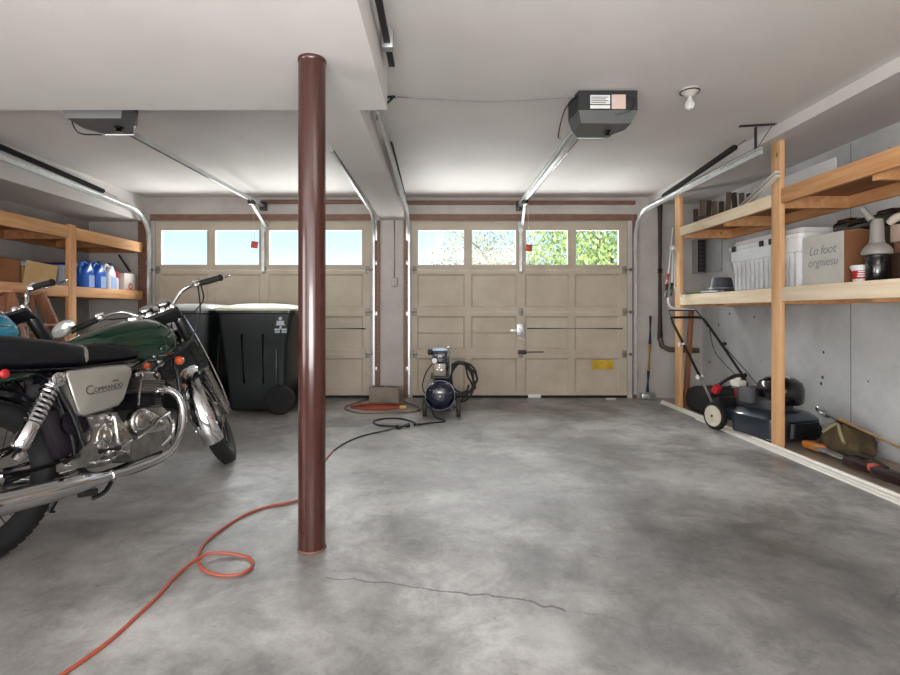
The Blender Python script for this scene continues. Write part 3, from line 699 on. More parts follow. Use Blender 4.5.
m = MB(); m.tube([P(668, 297, Yp-.03), P(668.5, 303, Yp-.03), P(673, 308, Yp-.03), P(695, 310, Yp-.05)], .012, 10, 5); m.tube([P(695, 310, Yp-.05), P(685, 300, Yp-.04), P(674, 287, Yp-.03)], .008, 8); m.build('tube', M_white, t)
# sledge hammer against the wall
t = thing('sledge_hammer', (2.43, 5.95, 0), 'long-handled hammer with a blue and yellow handle leaning on the back wall', 'sledge hammer')
a0 = P(650.5, 316, 6.0); a1 = P(650, 344, 5.98); a2 = P(648.5, 371, 5.96); a3 = P(647.5, 392, 5.94)
MB().cyl(a1, a0, .017, .014, 12).build('blue_grip', mat('navy_grip', '2A3557', .5), t)
MB().cyl(a2, a1, .018, .017, 12).build('yellow_handle', mat('yellow_fibreglass', 'C9A83A', .45, var=.1), t)
MB().cyl(a3, a2, .019, .018, 12).build('lower_grip', mat('navy_grip', '2A3557', .5), t)
m = MB(); m.box((a3.x, a3.y, .04), (.16, .07, .075), None, .012); m.build('hammer_head', M_galv, t)

# ------------------------------------------------------------------ lawn mower
hd = math.atan2(-.97, .25)
t = thing('lawn_mower', (2.615, 4.50, 0), 'black push lawn mower with cream wheel hubs parked under the right shelf', 'lawn mower', rot=(0, 0, hd))
# local: +x forward (toward the camera), +y left (toward the wall), -y toward the open floor... rear axle at x=0
M_deck = mat('deck_blue_black', '2C333F', .28, .2, coat=.6, var=.1)
def dk(hx0, hx1, hy, z, r=.09): return [Vector((x, y, z)) for x, y in rounded((hx0+hx1)/2, 0, (hx1-hx0)/2, hy, r)]
m = MB(); m.loft([dk(.10, .60, .25, .035, .13), dk(.10, .60, .255, .12, .13), dk(.09, .60, .245, .185, .13), dk(.10, .56, .20, .225, .13), dk(.14, .50, .15, .24, .1)]); m.box((.04, 0, .14), (.2, .40, .10), None, .03); m.build('deck', M_deck, t)
m = MB(); m.loft([dk(.575, .64, .15, .06, .04), dk(.575, .64, .14, .17, .04)]); m.build('front_bumper', M_black, t)
def wheel(x, y, r, name='wheel'):
    sg = 1 if y > 0 else -1
    m = MB(); m.lathe([(r*.72, -.022), (r*.96, -.024), (r, -.014), (r, .014), (r*.96, .024), (r*.72, .022)], (x, y, r), (0, 1, 0), 32); wq = m.build(name, M_blackr, t)
    m = MB(); m.lathe([(r*.74, -.02), (r*.78, .02), (r*.76, .030), (r*.66, .026), (r*.3, .028), (r*.24, .034), (.002, .034)], (x, y, r), (0, sg, 0), 32); m.build('hub', mat('cream_hub', 'CFC9B8', .5, var=.08), wq)
    m = MB(); m.cyl((x, y, r), (x, y+sg*.040, r), .010); m.build('axle_bolt', M_darkm, wq)
wheel(.0, -.255, .118); wheel(.0, .25, .118); wheel(.50, -.19, .085); wheel(.50, .19, .085)
m = MB(); m.lathe([(.15, .22), (.155, .24), (.15, .31), (.13, .33)], (.32, 0, 0), seg=28); m.box((.20, -.06, .31), (.16, .20, .16), None, .02); m.build('engine_block', mat('engine_grey', '3D3E42', .45, .3, var=.1), t)
m = MB(); m.lathe([(.15, .28), (.165, .30), (.168, .40), (.15, .45), (.10, .485), (.01, .49)], (.36, .05, 0), seg=30); m.build('engine_shroud', M_blackg, t)
m = MB(); m.lathe([(.06, .49), (.05, .50), (.01, .502)], (.36, .05, 0)); m.tube([(.27, .05, .485), (.36, .05, .51), (.45, .05, .485)], .008, 6, 4); m.build('recoil_cap', M_galv, t)
m = MB(); m.box((.26, -.18, .34), (.12, .06, .13), None, .012); m.build('air_filter', mat('filter_grey', '55575A', .45), t)
m = MB(); m.box((.16, -.17, .42), (.09, .09, .055), None, .012); m.lathe([(.022, .447), (.022, .465)], (.16, -.17, 0)); m.build('fuel_tank', mat('fuel_white', 'C9C7C0', .4), t)
m = MB(); m.box((-.04, 0, .20), (.10, .42, .13), (0, R(-20), 0), .02); m.build('rear_flap', M_black, t)
# handle
for sg in (-1, 1):
    m = MB(); m.tube([(-.02, sg*.22, .14), (-.20, sg*.235, .43)], .012, 10); m.build('lower_handle', M_galv if sg < 0 else M_black, t)
m = MB(); m.tube([(-.20, -.235, .43), (-.60, -.20, .90), (-.66, -.18, .955), (-.67, -.14, .965), (-.67, .14, .965), (-.66, .18, .955), (-.60, .20, .90), (-.20, .235, .43)], .0125, 10, 3); m.build('upper_handle', M_black, t)
m = MB(); m.tube([(-.58, -.19, .87), (-.70, -.17, 1.02), (-.71, -.12, 1.035), (-.71, .12, 1.035), (-.70, .17, 1.02), (-.58, .19, .87)], .006, 8, 3); m.build('bail_bar', M_darkm, t)
for sg in (-1, 1):
    for (kx, kz, r_) in ((-.20, .43, .022), (-.44, .71, .02)):
        m = MB(); m.cyl((kx, sg*.215, kz), (kx, sg*.265, kz), r_, seg=10); m.build('handle_knob', M_white if sg < 0 else M_black, t)
m = MB(); m.tube([(-.56, .19, .84), (-.40, .12, .62), (-.1, .1, .42), (.1, .0, .40)], .004, 6, 6); m.tube([(-.50, .2, .78), (-.2, .24, .5), (.1, .12, .36)], .004, 6, 6); m.build('control_cable', M_black, t)
m = MB(); m.box((-.10, -.15, .33), (.06, .05, .08), (0, R(35), 0), .01); m.build('red_lever', M_red, t)
# grass catcher behind the mower
t = thing('grass_catcher', (2.78, 5.15, 0), 'black fabric grass catcher bag with a hoop handle on the floor behind the mower', 'grass catcher')
m = MB(); cxg, cyg = 2.79, 5.17
m.loft([[Vector((cxg+x, cyg+y, z)) for x, y in rounded(0, 0, hx, hy, .07)] for hx, hy, z in ((.20, .20, .0), (.235, .24, .04), (.235, .25, .14), (.22, .24, .21), (.17, .2, .245))]); m.build('bag', mat('bag_fabric', '141316', .8, var=.2, bump=.3), t)
m = MB(); m.tube([(cxg-.20, cyg-.2, .20), (cxg-.10, cyg-.2, .31), (cxg+.08, cyg-.18, .40), (cxg+.17, cyg-.16, .36), (cxg+.215, cyg-.15, .20)], .016, 10, 6); m.build('hoop_handle', mat('hoop_black', '2A2725', .5), t)
m = MB(); m.tube([(cxg-.18, cyg-.22, .22), (cxg-.0, cyg-.22, .30), (cxg+.11, cyg-.22, .33)], .010, 8, 5); m.build('frame_bar', M_darkm, t)
m = MB(); m.box((cxg+.07, cyg-.235, .24), (.07, .04, .09), None, .012); m.build('red_latch', M_red, t)

# ------------------------------------------------------------------ floor things on the right
# white mouldings on the floor
M_mould = mat('vinyl_moulding', 'E4E0D8', .4, var=.04)
strips = [((2.475, 5.75), (2.50, 1.1), .03, .026, 'long white floor moulding, the widest, nearest the posts'),
          ((2.435, 5.70), (2.455, 1.0), .018, .014, 'long thin white floor moulding, middle of the three'),
          ((2.405, 4.85), (2.42, .9), .016, .012, 'long thin white floor moulding, farthest out on the open floor')]
for (a, b, wd, h, lab) in strips:
    m = MB(); d = Vector((b[0]-a[0], b[1]-a[1], 0)).normalized(); n_ = Vector((-d.y, d.x, 0))
    pr = [(-wd/2, 0), (wd/2, 0), (wd/2, h*.4), (wd*.2, h), (-wd*.3, h), (-wd/2, h*.6)]
    m.loft([[Vector((q[0], q[1], .0005))+n_*u+Vector((0, 0, v)) for u, v in pr] for q in (a, b)])
    tag(m.build('floor_moulding', M_mould, smooth=False), lab, 'moulding', 'white mouldings on the floor')
# olive bag with bamboo-handled tool
t = thing('canvas_bag', (2.93, 3.62, 0), 'slumped olive brown canvas bag against the right wall', 'bag')
m = MB(); cxb, cyb = 2.905, 3.66
rg = []
for (z, hx, hy, ox) in ((0, .115, .14, 0), (.04, .135, .165, 0), (.11, .13, .155, 0), (.17, .10, .12, -.0), (.205, .06, .08, -.02), (.22, .03, .04, -.02)):
    rg.append([Vector((cxb+ox+x*(1+.06*math.sin(i*1.7+z*20)), cyb+y*(1+.07*math.cos(i*2.3+z*14)), z+.006*math.sin(i))) if z > 0 else Vector((cxb+x, cyb+y, 0)) for i, (x, y) in enumerate(rounded(0, 0, hx, hy, min(hx, hy)*.8, 5))])
m.loft(rg); m.build('bag_body', mat('olive_canvas', '54462E', .9, var=.3, vscale=9, bump=.5, bscale=18), t)
m = MB(); m.tube([(cxb-.12, cyb-.12, .10), (cxb-.11, cyb-.07, .17), (cxb-.08, cyb+.0, .215), (cxb-.12, cyb+.08, .14)], .012, 8, 5); m.build('strap', mat('strap_tan', '8A8464', .8), t)
t = thing('bamboo_pole', (2.9, 3.1, .1), 'tan wooden pole handle with a metal socket propped from the bag along the right wall', 'pole')
a = Vector((2.83, 3.73, .26)); b = Vector((2.955, 3.30, .145))
dd = (b-a).normalized(); bb_ = a+dd*.78
MB().cyl(a+dd*.05, bb_, .017, .02, 12).build('shaft', mat('bamboo', 'C9A878', .5, var=.12, vscale=12), t)
m = MB(); m.cyl(a-dd*.02, a+dd*.06, .024, .02, 12); m.tube([a+Vector((-.02, .03, .03)), a+Vector((-.03, .08, .05)), a+Vector((.0, .12, .02)), a+Vector((.03, .08, -.02)), a], .012, 8, 4); m.build('metal_socket', M_galv, t)
# long black / red hedge trimmer on the floor
t = thing('pole_hedge_trimmer', (2.66, 3.0, 0), 'long dark tool with orange and red parts lying on the floor behind the white mouldings', 'garden tool')
def TL(k): return Vector((2.70-.10*k, 3.80-1.25*k, .035))
m = MB(); m.cyl(TL(.02), TL(1.0), .018, seg=12); m.build('shaft', M_black, t)
m = MB(); m.box(TL(.08)+Vector((0, 0, .012)), (.07, .17, .055), (0, 0, R(4)), .02); m.build('orange_housing', mat('orange_plastic', 'C97B34', .45, var=.1), t)
m = MB(); m.beam(TL(.12)+Vector((-.01, 0, .02)), TL(.36)+Vector((-.01, 0, .018)), .055, .012)
for k in range(10): m.box(TL(.14+k*.022)+Vector((-.04, 0, .018)), (.03, .012, .008))
m.build('blade', M_galv, t)
m = MB(); m.box(TL(.45)+Vector((0, 0, .015)), (.08, .22, .065), (0, 0, R(4)), .02); m.box(TL(.66)+Vector((0, 0, .02)), (.085, .26, .075), (0, 0, R(4)), .025); m.build('motor_housing', mat('dark_red_black', '2A1518', .35, var=.25, vscale=14), t)
m = MB(); m.box(TL(.555)+Vector((-.01, 0, .035)), (.07, .06, .05), None, .015); m.sphere(TL(.76)+Vector((-.02, 0, .05)), .036); m.build('red_part', mat('faded_red', 'C25648', .4), t)
m = MB(); m.tube([TL(.30)+Vector((.02, 0, .03)), TL(.40)+Vector((.03, 0, .06)), TL(.52)+Vector((.02, 0, .07)), TL(.62)+Vector((0, 0, .06))], .009, 8, 4); m.build('hand_loop', M_black, t)

# ------------------------------------------------------------------ left shelving
t = thing('wooden_shelving', (-3.87, 4.7, 0), 'pine shelving along the left wall behind the motorcycles, two long shelves', 'shelving')
MB().bb(-3.555, -3.517, 4.80, 4.895, 0, 1.85, .003).build('post', M_wLz, t)
MB().bb(-3.555, -3.517, 3.0, 3.09, 0, 1.90, .003).build('post', M_wLz, t)
for (z0, z1) in ((1.165, 1.265), (1.715, 1.83)):
    for (ya, yb_) in ((3.095, 4.795), (4.90, 5.98)):
        MB().bb(-3.555, -3.52, ya, yb_, z0, z1, .003).build('front_rail', M_wL, t)
    MB().bb(XL+.042, -3.556, 3.0, 6.02, z1-.03, z1-.012).build('shelf_board', M_ply, t)
    for y in (3.4, 4.1, 4.85, 5.5, 5.98): MB().bb(XL+.042, -3.556, y-.019, y+.019, z0, z1-.031).build('cross_support', M_ply, t)
    MB().bb(XL+.002, XL+.04, 3.0, 6.02, z0, z1-.01).build('wall_ledger', M_ply, t)
m = MB(); m.beam((-3.62, 5.70, 1.66), (-3.62, 5.90, 1.485), .025, .012); m.build('diagonal_brace', M_darkm, t)
zl = 1.254
t = thing('cardboard_carton', (-3.72, 4.05, zl), 'large dark brown cardboard carton with open flaps at the left edge of the shelf', 'cardboard box')
m = MB(); X0, X1, Y0, Y1 = -3.95, -3.61, 3.88, 4.355; zt = zl+.21
m.bb(X1-.005, X1, Y0, Y1, zl, zt); m.bb(X0, X0+.005, Y0, Y1, zl, zt); m.bb(X0, X1, Y0, Y0+.005, zl, zt); m.bb(X0, X1, Y1-.005, Y1, zl, zt); m.bb(X0, X1, Y0, Y1, zl, zl+.005); m.build('carton_body', mat('carton_red_brown', '8A5837', .8, var=.1), t)
m = MB(); m.box((X1-.08, (Y0+Y1)/2, zt+.012), (.17, Y1-Y0, .005), (0, R(8), 0)); m.box((X0+.08, (Y0+Y1)/2, zt+.03), (.17, Y1-Y0, .005), (0, R(-18), 0)); m.build('flap', M_cardd, t)
t = thing('cardboard_carton', (-3.72, 4.42, zl), 'tan cardboard carton with one pale slanted side, next to the shelf post on the left', 'cardboard box')
m = MB(); Y0, Y1 = 4.40, 4.74; zt = zl+.17; m.bb(X1-.005, X1, Y0, Y1, zl, zt); m.bb(X0, X0+.005, Y0, Y1, zl, zt); m.bb(X0, X1, Y0, Y0+.005, zl, zt); m.bb(X0, X1, Y1-.005, Y1, zl, zt); m.bb(X0, X1, Y0, Y1, zl, zl+.005); m.build('carton_body', M_card, t)
m = MB(); m.box((X1+.012, (Y0+Y1)/2-.005, zl+.105), (.005, Y1-Y0+.02, .20), (R(-3), R(7), 0)); m.build('hanging_flap', mat('pale_tan_card', 'C9A878', .8, var=.05), t)
m = MB(); m.sphere((-3.78, 4.56, zl+.17), .11, (1.0, 1.3, .5)); m.build('paper_wad', mat('crumpled_paper', 'D5D3CF', .8, bump=.6, bscale=14), t)
t = thing('plastic_basin', (-3.74, 4.72, zl), 'pale blue plastic container with a dark rim just left of the shelf post', 'container')
MB().lathe([(.06, 0), (.065, .01), (.080, .215), (.078, .22)], (-3.70, 4.93, zl), seg=24).build('container_body', mat('pale_blue_plastic', '9FA9BB', .4), t)
MB().torus((-3.70, 4.93, zl+.22), (0, 0, 1), .080, .006, 24, 6).build('rim', mat('navy_rim', '2A3A66', .4), t)
# jugs
def jug(y, m_body, m_cap, label, x=-3.63):
    t = thing('washer_fluid_jug', (x, y, zl+.012), label, 'jug', 'jugs on the left shelf')
    z = zl
    m = MB(); hx, hy = .055, .075
    m.loft([ring(rounded(x, y, hx*.9, hy*.9, .02), z), ring(rounded(x, y, hx, hy, .024), z+.01), ring(rounded(x, y, hx, hy, .024), z+.165), ring(rounded(x, y+.008, hx*.9, hy*.85, .024), z+.20), ring(rounded(x, y+.045, .03, .026, .022), z+.245), ring(rounded(x, y+.045, .022, .022, .02), z+.275)])
    m.tube([(x, y+.02, z+.255), (x, y-.03, z+.27), (x, y-.068, z+.235), (x, y-.066, z+.15)], .018, 10, 5)
    m.build('jug_body', m_body, t)
    MB().lathe([(.027, .267), (.027, .297), (.024, .30)], (x, y+.045, z), seg=18).build('cap', m_cap, t)
    m = MB(); m.bb(x+hx, x+hx+.002, y-.02, y+.06, z+.02, z+.14); m.build('label', mat('pale_blue_label', '9DB8E6', .4), t)
M_bj = mat('jug_blue', '2F6BD0', .22, trans=.15); M_navy = mat('navy_cap', '17285E', .4)
jug(5.17, M_bj, M_navy, 'blue washer fluid jug right of the left shelf post, nearest the camera')
jug(5.35, M_bj, M_navy, 'blue washer fluid jug in the middle, between the other blue jug and the white jug')
jug(5.52, M_white, M_navy, 'white fluid jug on the left shelf between a blue jug and a red cap bottle')
t = thing('dark_case', (-3.9, 5.0, zl), 'dark case with a brown carton under it behind the blue jugs', 'case')
m = MB(); m.bb(-4.1, -3.75, 5.12, 5.5, zl, zl+.16, .006); m.build('lower_carton', M_card, t)
m = MB(); m.bb(-4.08, -3.76, 5.14, 5.5, zl+.16, zl+.27, .02); m.build('case_body', M_navy, t)
t = thing('red_bottle', (-3.66, 5.67, zl), 'small bottle with a red top between the white jug and the white carton', 'bottle')
MB().lathe([(.045, 0), (.047, .01), (.047, .12), (.04, .15)], (-3.66, 5.67, zl), seg=18).build('bottle_body', M_white, t)
MB().lathe([(.042, .148), (.045, .155), (.045, .21), (.03, .225)], (-3.66, 5.67, zl), seg=18).build('cap', M_red, t)
t = thing('white_carton', (-3.66, 5.78, zl), 'white and red printed carton at the door end of the left shelf', 'carton')
m = MB(); m.bb(-3.78, -3.585, 5.74, 5.95, zl, zl+.205, .004); m.build('carton_body', mat('carton_white', 'D8CFC8', .6, var=.06), t)
m = MB(); m.torus((-3.583, 5.85, zl+.06), (1, 0, 0), .03, .010, 20, 6, .1); m.bb(-3.584, -3.582, 5.76, 5.93, zl+.005, zl+.025)
m.box((-3.70, 5.739, zl+.06), (.06, .002, .07)); m.build('red_print', mat('print_red', 'CC5A4C', .5), t)

# wooden stepladder
t = thing('stepladder', (-3.2, 4.15, 0), 'brown wooden stepladder standing in front of the left shelf, behind the motorcycle', 'stepladder')
M_lad = wood('ladder_wood', '96664A', '704532', 'Z', knots=False); M_lads = mat('ladder_step_wood', 'B58566', .6, var=.15)
A0, A1 = Vector((-3.40, 4.0, 1.17)), Vector((-3.0, 3.86, 0)); B0, B1 = Vector((-3.375, 4.27, 1.17)), Vector((-2.96, 4.42, 0))
for a, b in ((A0, A1), (B0, B1)): MB().beam(a, b, .025, .085, (1, 0, .3), .003).build('side_rail', M_lad, t)
for k in (.22, .42, .62, .82):
    a = A0.lerp(A1, k); b = B0.lerp(B1, k); MB().beam(a, b, .09, .02, (0, 0, 1), .002).build('step', M_lads, t)
MB().box(((A0+B0)/2+Vector((-.04, 0, .015))), (.16, .34, .022), None, .004).build('top_cap', M_lads, t)
for a, b in ((A0+Vector((-.05, .01, -.02)), Vector((-3.50, 3.94, 0))), (B0+Vector((-.05, -.01, -.02)), Vector((-3.50, 4.34, 0)))): MB().beam(a, b, .02, .04, (1, 0, .3), .002).build('rear_leg', M_lad, t)
m = MB()
for z in (.4, .85): m.beam((-3.5+.1*z, 3.96, z), (-3.5+.1*z, 4.32, z), .03, .015)
m.build('rear_brace', M_lads, t)
m = MB(); m.cyl(P(26, 312, 4.0), P(29, 345, 4.0), .004, seg=6); m.build('spreader', M_galv, t)
k = .42; sp = A0.lerp(B0, .5).lerp(A1.lerp(B1, .5), k)
t = thing('spray_bottle', (sp.x, sp.y, sp.z+.011), 'small blue and white bottle standing on a step of the stepladder', 'bottle')
MB().lathe([(.03, 0), (.032, .01), (.032, .10), (.014, .13), (.012, .16)], (sp.x, sp.y, sp.z+.011), seg=18).build('bottle_body', M_white, t)
MB().lathe([(.0325, .03), (.0325, .09)], (sp.x, sp.y, sp.z+.011), seg=18, cap=False).build('label', M_blue, t)

# ------------------------------------------------------------------ wheeled bins
M_bin = mat('bin_green_black', '101B1C', .42, var=.12, vscale=5, coat=.15); M_binlid = mat('bin_lid_cream', 'C6C4AE', .5, var=.05); M_lid2 = mat('bin_lid_grey', '9FA0A0', .5, var=.05)
def bin_(ox, oy, rz, mlid, label, sticker, lidm):
    t = thing('wheeled_trash_bin', (ox, oy, 0), label, 'trash bin', 'wheeled trash bins', rot=(0, 0, rz))
    # local: +x = back (handle, wheels), -x = front, body .80 x .66
    def rr(xa, xb, hy, z, r=.05): return [Vector((x, y, z)) for x, y in rounded((xa+xb)/2, 0, (xb-xa)/2, hy, r)]
    m = MB(); m.loft([rr(-.27, .28, .24, .03), rr(-.28, .29, .245, .05), rr(-.30, .31, .26, .30), rr(-.345, .335, .285, .72), rr(-.35, .345, .29, .74), rr(-.37, .40, .31, 1.00), rr(-.385, .41, .325, 1.01), rr(-.385, .41, .325, 1.035)])
    # moulded ribs
    for x in (-.12, .10): m.tube([(x*.9, -.262, .3), (x, -.298, .80)], (.012, .012), 8)
    m.box((.23, -.275, .35), (.02, .03, .6), None, .01); m.build('bin_body', M_bin, t)
    m = MB(); m.loft([rr(-.40, .41, .34, 1.035, .06), rr(-.40, .41, .34, 1.055, .06), rr(-.36, .36, .30, 1.075, .06), rr(-.22, .22, .20, 1.10, .06), rr(-.1, .1, .1, 1.108, .05)]); m.build('lid', lidm, t)
    m = MB(); m.cyl((.45, -.25, 1.015), (.45, .25, 1.015), .017, seg=12)
    for y in (-.24, -.1, .1, .24): m.box((.42, y, 1.01), (.08, .025, .05), None, .006)
    m.build('handle_bar', M_black, t)
    for y in (-.33, .33):
        sg = 1 if y > 0 else -1
        m = MB(); m.lathe([(.10, -.03), (.135, -.03), (.145, -.02), (.145, .02), (.135, .03), (.10, .03)], (.285, y-sg*.055+sg*.03, .145), (0, 1, 0), 32); wq = m.build('wheel', M_blackr, t)
        m = MB(); m.lathe([(.02, .02), (.025, .032), (.03, .02), (.10, .012), (.105, -.02)], (.285, y-sg*.055+sg*.03, .145), (0, sg, 0), 28); m.build('hub', M_black, wq)
    MB().cyl((.285, -.3, .145), (.285, .3, .145), .012).build('axle', M_darkm, t)
    if sticker:
        m = MB(); yy = -.3145
        m.lathe([(.018, 0), (.018, .001)], (.285, yy+.006, .955), (0, -1, .08), 16)
        m.box((.285, yy+.004, .915), (.075, .002, .035), (R(-4), 0, 0)); m.box((.285, yy+.004, .893), (.09, .002, .012), (R(-4), 0, 0))
        for q in (0, 1): m.box((.25+q*.07, yy+.012, .845), (.055, .002, .02), (R(-4), 0, 0)); m.box((.25+q*.07, yy+.014, .82), (.05, .002, .014), (R(-4), 0, 0))
        m.box((.285, yy+.010, .868), (.02, .002, .03), (R(-4), 0, 0))
        m.build('printed_sticker', mat('sticker_white', 'A9B4BC', .6), t)
    return t
bin_(-1.88, 5.40, R(-4), None, 'dark green wheeled bin with cream lid and printed sticker', True, M_binlid)
bin_(-2.65, 5.50, R(88), None, 'dark green wheeled bin with a grey lid, farther left behind the motorcycle handlebar', False, M_lid2)

# ------------------------------------------------------------------ compressor
cpos = FP(440, 418); cx, cy = cpos.x, cpos.y+.02
t = thing('air_compressor', (cx, cy, 0), 'small dark blue air compressor with round tank standing in front of the door pier', 'air compressor')
M_cb = mat('compressor_navy', '12162B', .2, coat=.6); M_cl = mat('compressor_lightblue', '8FA0B8', .35, .3)
Zt = .205
MB().lathe([(.03, -.02), (.09, -.012), (.132, .02), (.146, .06), (.146, .50), (.132, .54), (.09, .57), (.03, .58)], (cx, cy, Zt), (0, 1, 0), 36).build('tank', M_cb, t)
MB().lathe([(.1465, .055), (.148, .06), (.148, .075), (.1465, .08)], (cx, cy, Zt), (0, 1, 0), 36).build('weld_band', M_cl, t)
m = MB(); m.sphere((cx, cy-.02, Zt+.0), .012)
for (dx, dz) in ((-.03, .01), (0, .005), (.03, 0), (.015, .05), (-.10, .06), (.10, .03)): m.sphere((cx+dx, cy-.016+abs(dx)*.2, Zt+dz), .007, seg=8, rings=6)
m.build('drain_stud', M_chrome, t)
m = MB(); m.box((cx, cy+.27, .375), (.19, .40, .02), None, .006); m.build('mounting_plate', M_darkm, t)
m = MB(); m.box((cx-.005, cy+.11, .455), (.125, .10, .13), None, .01); m.build('control_panel', mat('pale_panel', '8E867C', .4, .3, var=.15), t)
m = MB()
for (dx, dz) in ((0, .02), (.02, -.005), (-.02, 0), (.0, .045)): m.lathe([(.012, 0), (.012, .012), (.008, .014)], (cx-.005+dx, cy+.06, .455+dz), (0, -1, 0), 12)
m.build('fitting', M_chrome, t)
m = MB(); m.lathe([(.030, 0), (.032, .015), (.028, .02)], (cx-.055, cy+.07, .545), (0, -1, 0), 20); g_ = m.build('gauge', M_darkm, t)
MB().lathe([(.026, .0201), (.026, .022)], (cx-.055, cy+.07, .545), (0, -1, 0), 20).build('gauge_face', M_white, g_)
m = MB(); m.box((cx+.0, cy+.16, .575), (.13, .17, .10), None, .015)
for k in range(6): m.box((cx, cy+.16, .535+k*.018), (.155, .20, .006), None, .002)
m.build('pump_head', M_cb, t)
m = MB(); m.box((cx+.0, cy+.16, .645), (.15, .18, .022), None, .006); m.build('cylinder_cap', M_cl, t)
m = MB(); m.lathe([(.025, 0), (.03, .008), (.03, .04), (.025, .05)], (cx-.07, cy+.12, .625), (-1, -.2, 0), 18); m.build('air_filter', M_black, t)
m = MB(); m.lathe([(.07, 0), (.075, .01), (.075, .18), (.06, .2)], (cx+.02, cy+.29, .46), (0, 1, 0), 24); m.build('motor', M_black, t)
m = MB(); m.tube([(cx+.05, cy+.14, .655), (cx+.09, cy+.14, .665), (cx+.10, cy+.14, .62), (cx+.10, cy+.14, .42), (cx+.06, cy+.12, .36)], .008, 8, 5); m.tube([(cx+.085, cy+.10, .58), (cx+.088, cy+.10, .38)], .007, 8); m.build('discharge_pipe', M_galv, t)
m = MB(); m.tube([(cx-.08, cy+.2, .5), (cx-.14, cy+.05, .42), (cx-.17, cy+.02, .30), (cx-.14, cy+.1, .2)], .006, 8, 6); m.build('power_lead', M_blackr, t)
for sx in (-.15, .18):
    m = MB(); m.lathe([(.03, -.02), (.085, -.02), (.09, -.012), (.09, .012), (.085, .02), (.03, .02)], (cx+sx, cy+.06, .09), (1, 0, 0), 26); wq = m.build('wheel', mat('wheel_olive_black', '2E2C28', .7), t)
    m = MB(); m.cyl((cx+sx-.026, cy+.06, .09), (cx+sx+.026, cy+.06, .09), .03); m.build('hub', M_galv, wq)
m = MB(); m.cyl((cx-.16, cy+.06, .09), (cx+.17, cy+.06, .09), .01)
m.box((cx, cy+.5, .03), (.2, .04, .06), None, .01); m.box((cx-.09, cy+.06, .10), (.03, .05, .06), (0, .5, 0)); m.box((cx+.1, cy+.06, .10), (.03, .05, .06), (0, -.5, 0)); m.build('undercarriage', M_darkm, t)
# hose coil hung on the compressor
t = thing('air_hose', (cx+.17, cy+.2, .1), 'black rubber air hose hanging in loose coils on the right side of the compressor', 'hose')
m = MB(); pts = []
for i in range(5):
    for k in range(12):
        a = 2*PI*k/12; rz_ = .20-.014*i+.012*math.sin(i*2.1); rx_ = (.155, .11, .15, .12, .09)[i]
        pts.append((cx+.21+rx_*math.cos(a)+.02*math.sin(a*2+i), cy+.22+.015*i+.012*math.sin(a), .315+rz_*math.sin(a)+.01*i))
m.tube(pts, .0105, 7, 2); m.build('hose_coil', mat('hose_black', '0D0B0A', .65), t)

# ------------------------------------------------------------------ block and cords by the pier
t = thing('concrete_block', (-.42, 5.60, 0), 'grey concrete block standing on a red cord reel at the foot of the pier', 'concrete block')
bc = P(385, 396, 5.6); M_blk = mat('block_grey', '8D8378', .85, var=.15, bump=.5)
m = MB(); bx, by, bz_ = -.625, 5.60, -.045
m.box((bx, by, bz_+.165), (.34, .16, .16), (0, 0, R(-14)), .008); m.build('block_body', M_blk, t)
m = MB(); rr_ = Euler((0, 0, R(-14))).to_matrix()
for q in (-.075, .075): m.box(Vector((bx, by, bz_+.246))+rr_@Vector((q, 0, 0)), (.11, .09, .002), (0, 0, R(-14)))
m.build('block_core', mat('block_core_dark', '4F4A44', .9), t)
t = thing('cord_mat', (-.6, 5.45, 0), 'flat red orange coil of extension cord under the concrete block', 'extension cord')
ctr = Vector((-.64, 5.47, 0)); pts = []
for i in range(7):
    for k in range(14):
        a = 2*PI*k/14; r1 = .29-.03*i; r2 = .17-.015*i
        pts.append((ctr.x-.05+r1*math.cos(a)+.015*math.sin(3*a+i), ctr.y+r2*math.sin(a)+.01*math.cos(2*a+i), .008+.003*i))
m = MB(); m.tube(pts, .0075, 7, 2); m.build('cord', mat('cord_brick', '9C4A34', .6, var=.1), t)
m = MB(); pp = FP(403, 407, .02); m.box(pp, (.07, .035, .035), (0, 0, .3), .008); m.build('plug', mat('plug_yellow', 'C9AF6A', .5), t)
m = MB(); m.tube([FP(369, 399, .01), FP(352, 404, .01), FP(345, 408, .01), FP(358, 413, .01), FP(385, 413, .01), FP(412, 412, .01), FP(420, 408, .01), FP(405, 402, .01), FP(393, 397, .01)], .006, 7, 8); m.build('loose_loop', mat('cord_olive', '6B5238', .6), t)
# black cord from compressor to the inline plug
t = thing('compressor_cord', (-.3, 4.6, 0), 'black power cord looping on the floor from the compressor to an orange cord joint', 'power cord')
M_bc = mat('cord_black', '1A1817', .5)
m = MB(); m.tube([(cx-.10, cy+.1, .16), (cx-.06, cy-.05, .03), FP(445, 421, .008), FP(430, 423, .008), FP(418, 424, .008), FP(412, 421.5, .008), FP(400, 418.5, .008), FP(385, 418.5, .008), FP(374, 421, .008), FP(377, 424.5, .008), FP(390, 426, .008), FP(400, 426, .01)], .0075, 8, 8); m.build('cord', M_bc, t)
m = MB(); a, b = FP(397, 427, .018), FP(409, 425, .018); m.cyl(a, b, .02, seg=12); m.cyl(FP(414, 424.5, .014), FP(420, 424, .014), .014, seg=10); m.build('plug', M_black, t)
